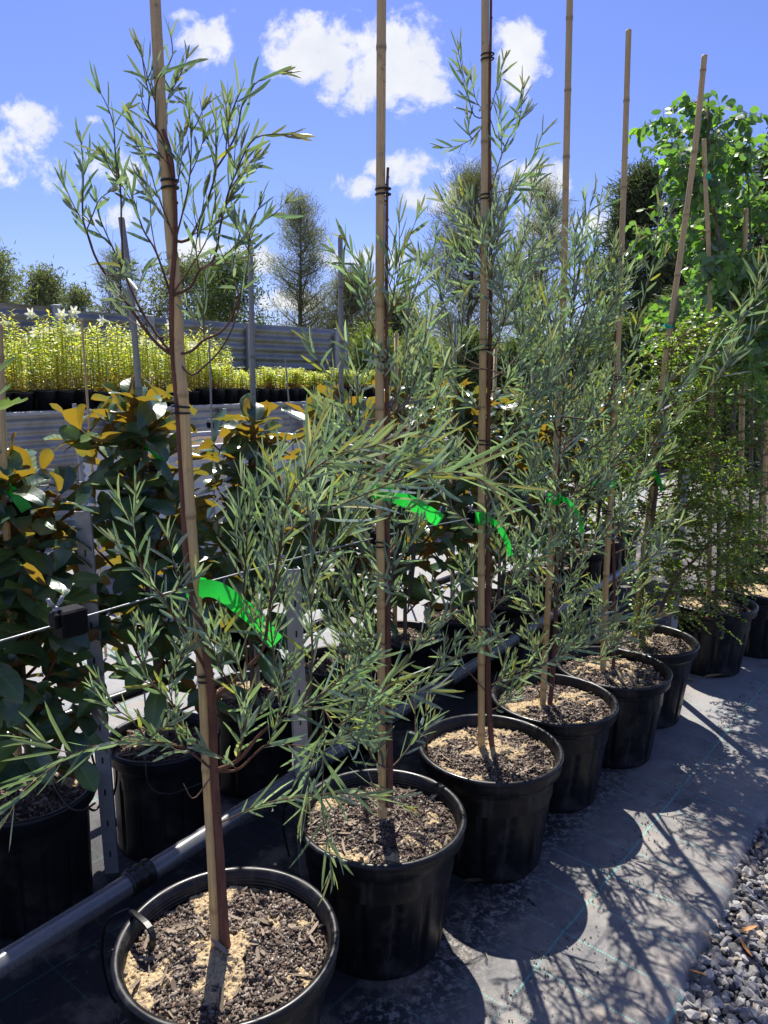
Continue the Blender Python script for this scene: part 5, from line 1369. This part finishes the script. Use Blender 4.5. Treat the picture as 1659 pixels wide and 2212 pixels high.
def wire(label, pts, r=.0017):
    A = Acc(); P = smooth_path(pts, n=60); tube(A, P, r, 8); tag(A.build('support_wire', K['wire'], origin=P[0]), label, 'wire', 'trellis wires')
    return P
wa = at(0, 1385, 1.02); wb = at(430, 1262, 1.33); wdir = wb - wa
wire('straight steel wire holding the front row of stakes', [wa - wdir * 1.0, wa, wb, at(820, 1160, 1.76), at(1036, 1116, 2.13), at(1190, 1083, 2.46), at(1318, 1055, 2.76), at(1412, 1040, 3.10), at(1540, 1012, 3.7), at(1640, 998, 4.3)])
for (x, y, Y, s_, lab) in [(152, 1342, 1.03, 1.0, 'black wire clamp with silver wing nut, loose on the wire left of the nearest stake'), (818, 1160, 1.76, .85, 'black wire clamp on the second stake'), (1025, 1116, 2.11, .9, 'black wire clamp with wing nut beside the green tag of the third stake'),
                           (1183, 1082, 2.45, .9, 'black wire clamp beside the fourth stake'), (1302, 1056, 2.75, .9, 'black wire clamp under the wide tag of the fifth stake'), (1400, 1040, 3.08, .9, 'black wire clamp on the sixth stake')]:
    c = at(x, y, Y); o = root('wire_clamp', lab, 'clamp', c, 'black wire clamps on the front row wire')
    clamp(o, c, s_)
mz = 1.13
wire('thin steel wire through the magnolia row', [(-1.45, 1.2, mz), (-.95, 1.86, mz), (-.66, 2.16, mz), (-.45, 2.5, mz), (-.15, 2.8, mz), (.1, 3.12, mz), (.59, 3.66, mz), (1.05, 4.42, mz), (1.76, 5.55, mz)], .0014)
for (x, y, Y, lab) in [(42, 1098, 1.80, 'black clamp on the magnolia wire at the left edge'), (325, 1090, 2.13, 'black clamp on the cane of the second magnolia'), (736, 1070, 2.77, 'black clamp on the cane of the fourth magnolia'), (455, 918, 4.6, 'small black clamp on a thin far cane above the planter')]:
    c = at(x, y, Y); o = root('wire_clamp', lab, 'clamp', c, 'black wire clamps on the magnolia wire'); clamp(o, c, .95)

GD = 'black drip stakes hung on the wire'
tp_ = [(0, .7), (.45, 1.0), (.8, .8), (1, .15)]
strap('drip_stake', 'black drip stake hanging on the wire right of the second stake', [at(845, 1290, 1.75), at(858, 1190, 1.75), at(862, 1140, 1.74), at(870, 1128, 1.73), at(885, 1145, 1.72), at(893, 1200, 1.72), at(888, 1260, 1.72), at(881, 1320, 1.72)], .011, .006, 'drip stake', group=GD, side=(.3, -1, .2), taper=tp_)
strap('drip_stake', 'black drip stake hanging on the wire right of the third stake', [at(1086, 1270, 2.2), at(1096, 1130, 2.2), at(1099, 1075, 2.19), at(1110, 1064, 2.17), at(1128, 1078, 2.16), at(1148, 1100, 2.16), at(1152, 1160, 2.16), at(1150, 1215, 2.16)], .013, .006, 'drip stake', group=GD, side=(.3, -1, .2), taper=tp_)
strap('drip_stake', 'black drip stake hanging on the wire right of the fourth stake', [at(1214, 1230, 2.5), at(1220, 1120, 2.5), at(1222, 1085, 2.49), at(1232, 1078, 2.48), at(1240, 1100, 2.47), at(1238, 1160, 2.47), at(1235, 1190, 2.47)], .012, .006, 'drip stake', group=GD, side=(.3, -1, .2), taper=tp_)
strap('drip_stake', 'black drip stake hanging under the wide tag of the fifth stake', [at(1264, 1150, 2.72), at(1268, 1075, 2.72), at(1276, 1058, 2.71), at(1298, 1040, 2.70), at(1296, 1080, 2.70), at(1292, 1130, 2.70), at(1290, 1160, 2.70)], .011, .006, 'drip stake', group=GD, side=(.3, -1, .2), taper=tp_)

# thin far canes and posts rising between the rows
for k, (x0, y0, x1, y1, Y, lab) in enumerate([(176, 690, 200, 1020, 3.6, 'thin tan cane left of the second magnolia, in front of the lilies'), (451, 700, 460, 1000, 4.3, 'thin grey cane right of the front stake, in front of the lilies'),
                                         (616, 775, 632, 960, 5.2, 'short thin grey cane in front of the low lilies'), (876, 600, 880, 900, 4.6, 'thin grey cane between the second and third stakes'), (160, 872, 182, 1100, 4.2, 'grey tube post in front of the retaining wall')]):
    a, b = at(x1, y1, Y), at(x0, y0, Y); d = b - a; a2 = a - d * (a[2] / d[2])
    A = Acc(); cane(A, [a2, a, b], .012 if k == 4 else .007, .011 if k == 4 else .0055, seed=80 + k)
    tag(A.build('bamboo_cane' if k != 4 else 'tube_post', K['greycane' if k else 'bamboo'] if k != 4 else K['galvdull'], origin=a2), lab, 'stake' if k != 4 else 'post', 'canes between the rows' if k != 4 else None)

# ------------------------------------------------------------------ white planter boxes
def planter(label, c, sx_, sy_, h, rz):
    o = root('planter_box', label, 'planter', (*c, 0), 'white ribbed planter boxes', rz); A = Acc()
    a, b = sx_ / 2, sy_ / 2
    per = 4
    ring = lambda e, z: [[-a + e, -b + e, z], [a - e, -b + e, z], [a - e, b - e, z], [-a + e, b - e, z]]
    lv = []; zz = 0
    n_ = 30
    for k in range(n_ + 1): lv.append(ring(.012 * (k % 2) + .03 * (1 - k / n_), h * k / n_ - .0))
    lv += [ring(-.02, h), ring(-.02, h + .03), ring(.03, h + .03), ring(.035, h - .05)]
    V = np.array(lv).reshape(-1, 3); m_ = len(lv); i = np.arange(m_ - 1)[:, None]; j = np.arange(4)[None]
    A.add(V, np.stack([i * 4 + j, i * 4 + (j + 1) % 4, (i + 1) * 4 + (j + 1) % 4, (i + 1) * 4 + j], -1).reshape(-1, 4)); A.build('box', K['white'], o, smooth=False)
    A = Acc(); n2_ = 40; X, Y = np.meshgrid(np.linspace(-a + .035, a - .035, n2_), np.linspace(-b + .035, b - .035, n2_)); Z = h - .02 + vnoise(X * 20, Y * 20, 4) * .03
    i = np.arange(n2_ - 1)[:, None]; j = np.arange(n2_ - 1)[None]; cc = np.array([.13, .09, .07]) * (.5 + vnoise(X * 60, Y * 60, 8)[..., None])
    A.add(np.stack([X, Y, Z], -1), np.stack([i * n2_ + j, i * n2_ + j + 1, (i + 1) * n2_ + j + 1, (i + 1) * n2_ + j], -1).reshape(-1, 4), c=cc.reshape(-1, 3)); A.build('soil', K['soil'], o)
planter('white ribbed planter box of soil behind the front stake', (-1.35, 5.6), 1.5, .9, .93, 1.0)
planter('white ribbed planter box between the second and third stakes', (.0, 7.2), 1.3, .9, .80, 1.0)
planter('white ribbed planter box farther right behind the third stake', (.95, 8.4), 1.2, .9, .75, 1.0)

# ------------------------------------------------------------------ lilies on the terrace
LN = [(0, .3), (.3, 1), (.7, .7), (1, .05)]
LC = np.array([(.38, .46, .08), (.46, .50, .10), (.28, .40, .07), (.52, .48, .15)])
def lily(h, seed, flowers=0, red=False, ns=6):
    global rng
    rng = np.random.default_rng(seed)
    o = root('potted_lily', 'x', 'potted plant', (0, 0, 0))
    A = Acc(); lathe(A, [(0, .004), (.074, .004), (.078, .0), (.095, .155), (.101, .158), (.102, .175), (.096, .176), (.092, .16), (.09, .12)], 28); A.build('pot', K['potb'], o)
    A = Acc(); lathe(A, [(.091, .150), (.05, .156), (.0, .158)], 16, c=(.12, .08, .05)); A.build('soil', K['soil'], o)
    ST, LF, FL = Acc(), Acc(), Acc()
    for k in range(ns):
        a = rng.uniform(0, 6.28); r = rng.uniform(.01, .07); hh = h * rng.uniform(.75, 1.15)
        P = smooth_path([(r * cos(a), r * sin(a), .15), (r * 1.3 * cos(a), r * 1.3 * sin(a), .15 + hh * .5), (r * 1.6 * cos(a) + rng.normal() * .02, r * 1.6 * sin(a) + rng.normal() * .02, .15 + hh)], n=12)
        tube(ST, P, np.linspace(.005, .003, 12), 5, c=(1.2, .6, .35) if red else (1.8, 2.1, .9))
        m_ = int(hh / .0085); f = np.linspace(.05 if not red else .4, 1, m_); q = np.clip(f * 11, 0, 10.99); i0 = q.astype(int); fr = (q - i0)[:, None]; Pb = P[i0] * (1 - fr) + P[i0 + 1] * fr
        az = np.arange(m_) * 2.4; el = rng.uniform(.1, .7, m_)
        D = np.c_[np.cos(az) * np.cos(el), np.sin(az) * np.cos(el), np.sin(el)]
        c = LC[rng.integers(0, 4, m_)] * rng.uniform(.75, 1.25, (m_, 1)); lowm = (f < .3)[:, None]; c = np.where(lowm & (rng.random((m_, 1)) < .6), np.array([[.36, .25, .10]]), c)
        leaves(LF, Pb, D, np.tile([0, 0, 1.], (m_, 1)) + rng.normal(size=(m_, 3)) * .2, rng.uniform(.05, .085, m_) * (.8 if not red else 1), rng.uniform(.006, .0095, m_), LN, c, curl=-rng.uniform(.1, .7, m_), us=(-1, 1))
        if k < flowers:
            tp0 = P[-1]; a = rng.uniform(2.5, 5.5); ax = norm(np.array([cos(a), sin(a) , .15]))
            ref = norm(np.cross(ax, [0, 0, 1])); r2 = np.cross(ax, ref); az = np.arange(6) * pi / 3
            Ar = np.cos(az)[:, None] * ref + np.sin(az)[:, None] * r2
            tube(FL, [tp0, tp0 + ax * .05, tp0 + ax * .10], [.006, .012, .022], 10, c=(.75, .76, .62), cap=False)
            leaves(FL, np.tile(tp0 + ax * .085, (6, 1)) + Ar * .014, ax * .75 + Ar * .62, ax * .6 - Ar, .055, .014, [(0, .7), (.4, 1), (.8, .6), (1, .05)], np.array([.80, .80, .72]), curl=-.35)
    ST.build('stems', K['twig'], o); LF.build('foliage', K['lleaf'], o)
    if FL.n: FL.build('flowers', K['petal'], o)
    return o
protos = {'tall': [lily(.54, 1, ns=5), lily(.46, 2, ns=4), lily(.64, 3, ns=5), lily(.50, 4)], 'flower': [lily(.55, 5, 2), lily(.60, 6, 2, ns=5)], 'low': [lily(.25, 7, ns=7), lily(.26, 8, red=True, ns=9), lily(.22, 9, red=False, ns=6)]}
used = set()
rg = np.random.default_rng(3)
LABT = 'black pot of tall yellow-green lily stems without open flowers on the terrace'
LABF = 'black pot of tall lily stems with white trumpet flowers on the terrace'
LABL = 'black pot of short yellow-green lilies at the right end of the terrace'
LABR = 'black pot of short lilies with reddish bare stalks at the right end of the terrace'
for row in range(4):
    for k in range(-9, 31):
        d = k * .212 + .05 * (row % 2) * 2; q = F0 + U * d + Nn * (row * .225)
        px_ = CX + q[0] / q[1] * F
        if px_ < -60 or (row > 2 and px_ > 500): continue
        short = px_ > 465 + row * 12
        if short: kind = 'low'
        else: kind = 'flower' if rg.random() < .2 else 'tall'
        j = int(rg.integers(0, len(protos[kind])));
        if kind == 'low' and px_ > 610 and rg.random() < .5: j = 1
        pr = protos[kind][j]
        c = pr if pr.name not in used else copy_tree(pr)
        used.add(pr.name)
        c.location = (q[0] + rg.normal() * .008, q[1] + rg.normal() * .008, ZT + .001); c.rotation_euler = (0, 0, rg.uniform(0, 6.28)); c.scale = (1, 1, 1 * rg.uniform(.92, 1.08))
        tag(c, {'tall': LABT, 'flower': LABF}.get(kind, LABR if j == 1 else LABL), 'potted plant', {'tall': 'tall green lilies in pots', 'flower': 'flowering lilies in pots'}.get(kind, 'red-stalked short lilies in pots' if j == 1 else 'short lilies in pots'))

# ------------------------------------------------------------------ fallen leaves
rng = np.random.default_rng(21)
def fallen(label, x, y, z, ang, L, w, col, grp):
    A = Acc(); p0 = gz(x, y, z) if z is not None else gz(x, y)
    leaves(A, [[0, 0, .004]], [[cos(ang), sin(ang), .08]], [[0.2, 0, 1]], L, w, OVAL, [col], curl=.15, bend=rng.uniform(-.25, .25), fold=.4)
    o = A.build('fallen_leaf', K['litter']); o.location = p0; tag(o, label, 'leaf', grp)
OR = (.50, .22, .07); TN = (.38, .26, .14)
G1 = 'dry leaves lying on the gravel'
for k, (x, y, a, L, w, c, lb) in enumerate([(1625, 2070, 1.9, .055, .006, OR, 'curled orange dry leaf on the gravel at the right edge, upper of the orange pair'), (1600, 2015, .3, .05, .006, OR, 'long orange dry leaf lying across the gravel'), (1552, 2040, 2.4, .045, .005, TN, 'tan dry leaf on gravel near the mat edge'),
        (1632, 1835, .6, .04, .007, TN, 'pale tan dry leaf on the gravel high at the right edge'), (1566, 1880, 2.2, .05, .005, OR, 'orange dry leaf lodged at the mat edge beside the gravel'), (1530, 2110, 2.9, .05, .004, OR, 'thin orange-brown dry leaf on the gravel below the others')]):
    fallen(lb, x, y, -.012, a, L, w, c, G1)
G2 = 'dry leaves lying on the weed mat'
for (x, y, a, L, w, c, lb) in [(1520, 1465, .2, .09, .012, TN, 'broad tan fallen leaf by the base of the seventh pot'), (1500, 1472, 2.8, .07, .010, TN, 'smaller tan fallen leaf overlapping a broad one by the seventh pot'), (1325, 1655, 2.9, .06, .009, (.34, .15, .06), 'brown fallen leaf between the fourth and fifth pots'),
                           (1210, 1757, 2.3, .055, .010, (.40, .18, .06), 'orange-brown fallen leaf beside the third pot'), (1640, 1437, -.4, .08, .010, TN, 'tan fallen leaf near the right edge behind the mat'), (1000, 1905, -.3, .06, .010, (.16, .11, .07), 'dark brown fallen leaf at the foot of the third pot')]:
    fallen(lb, x, y, .003, a, L, w, c, G2)
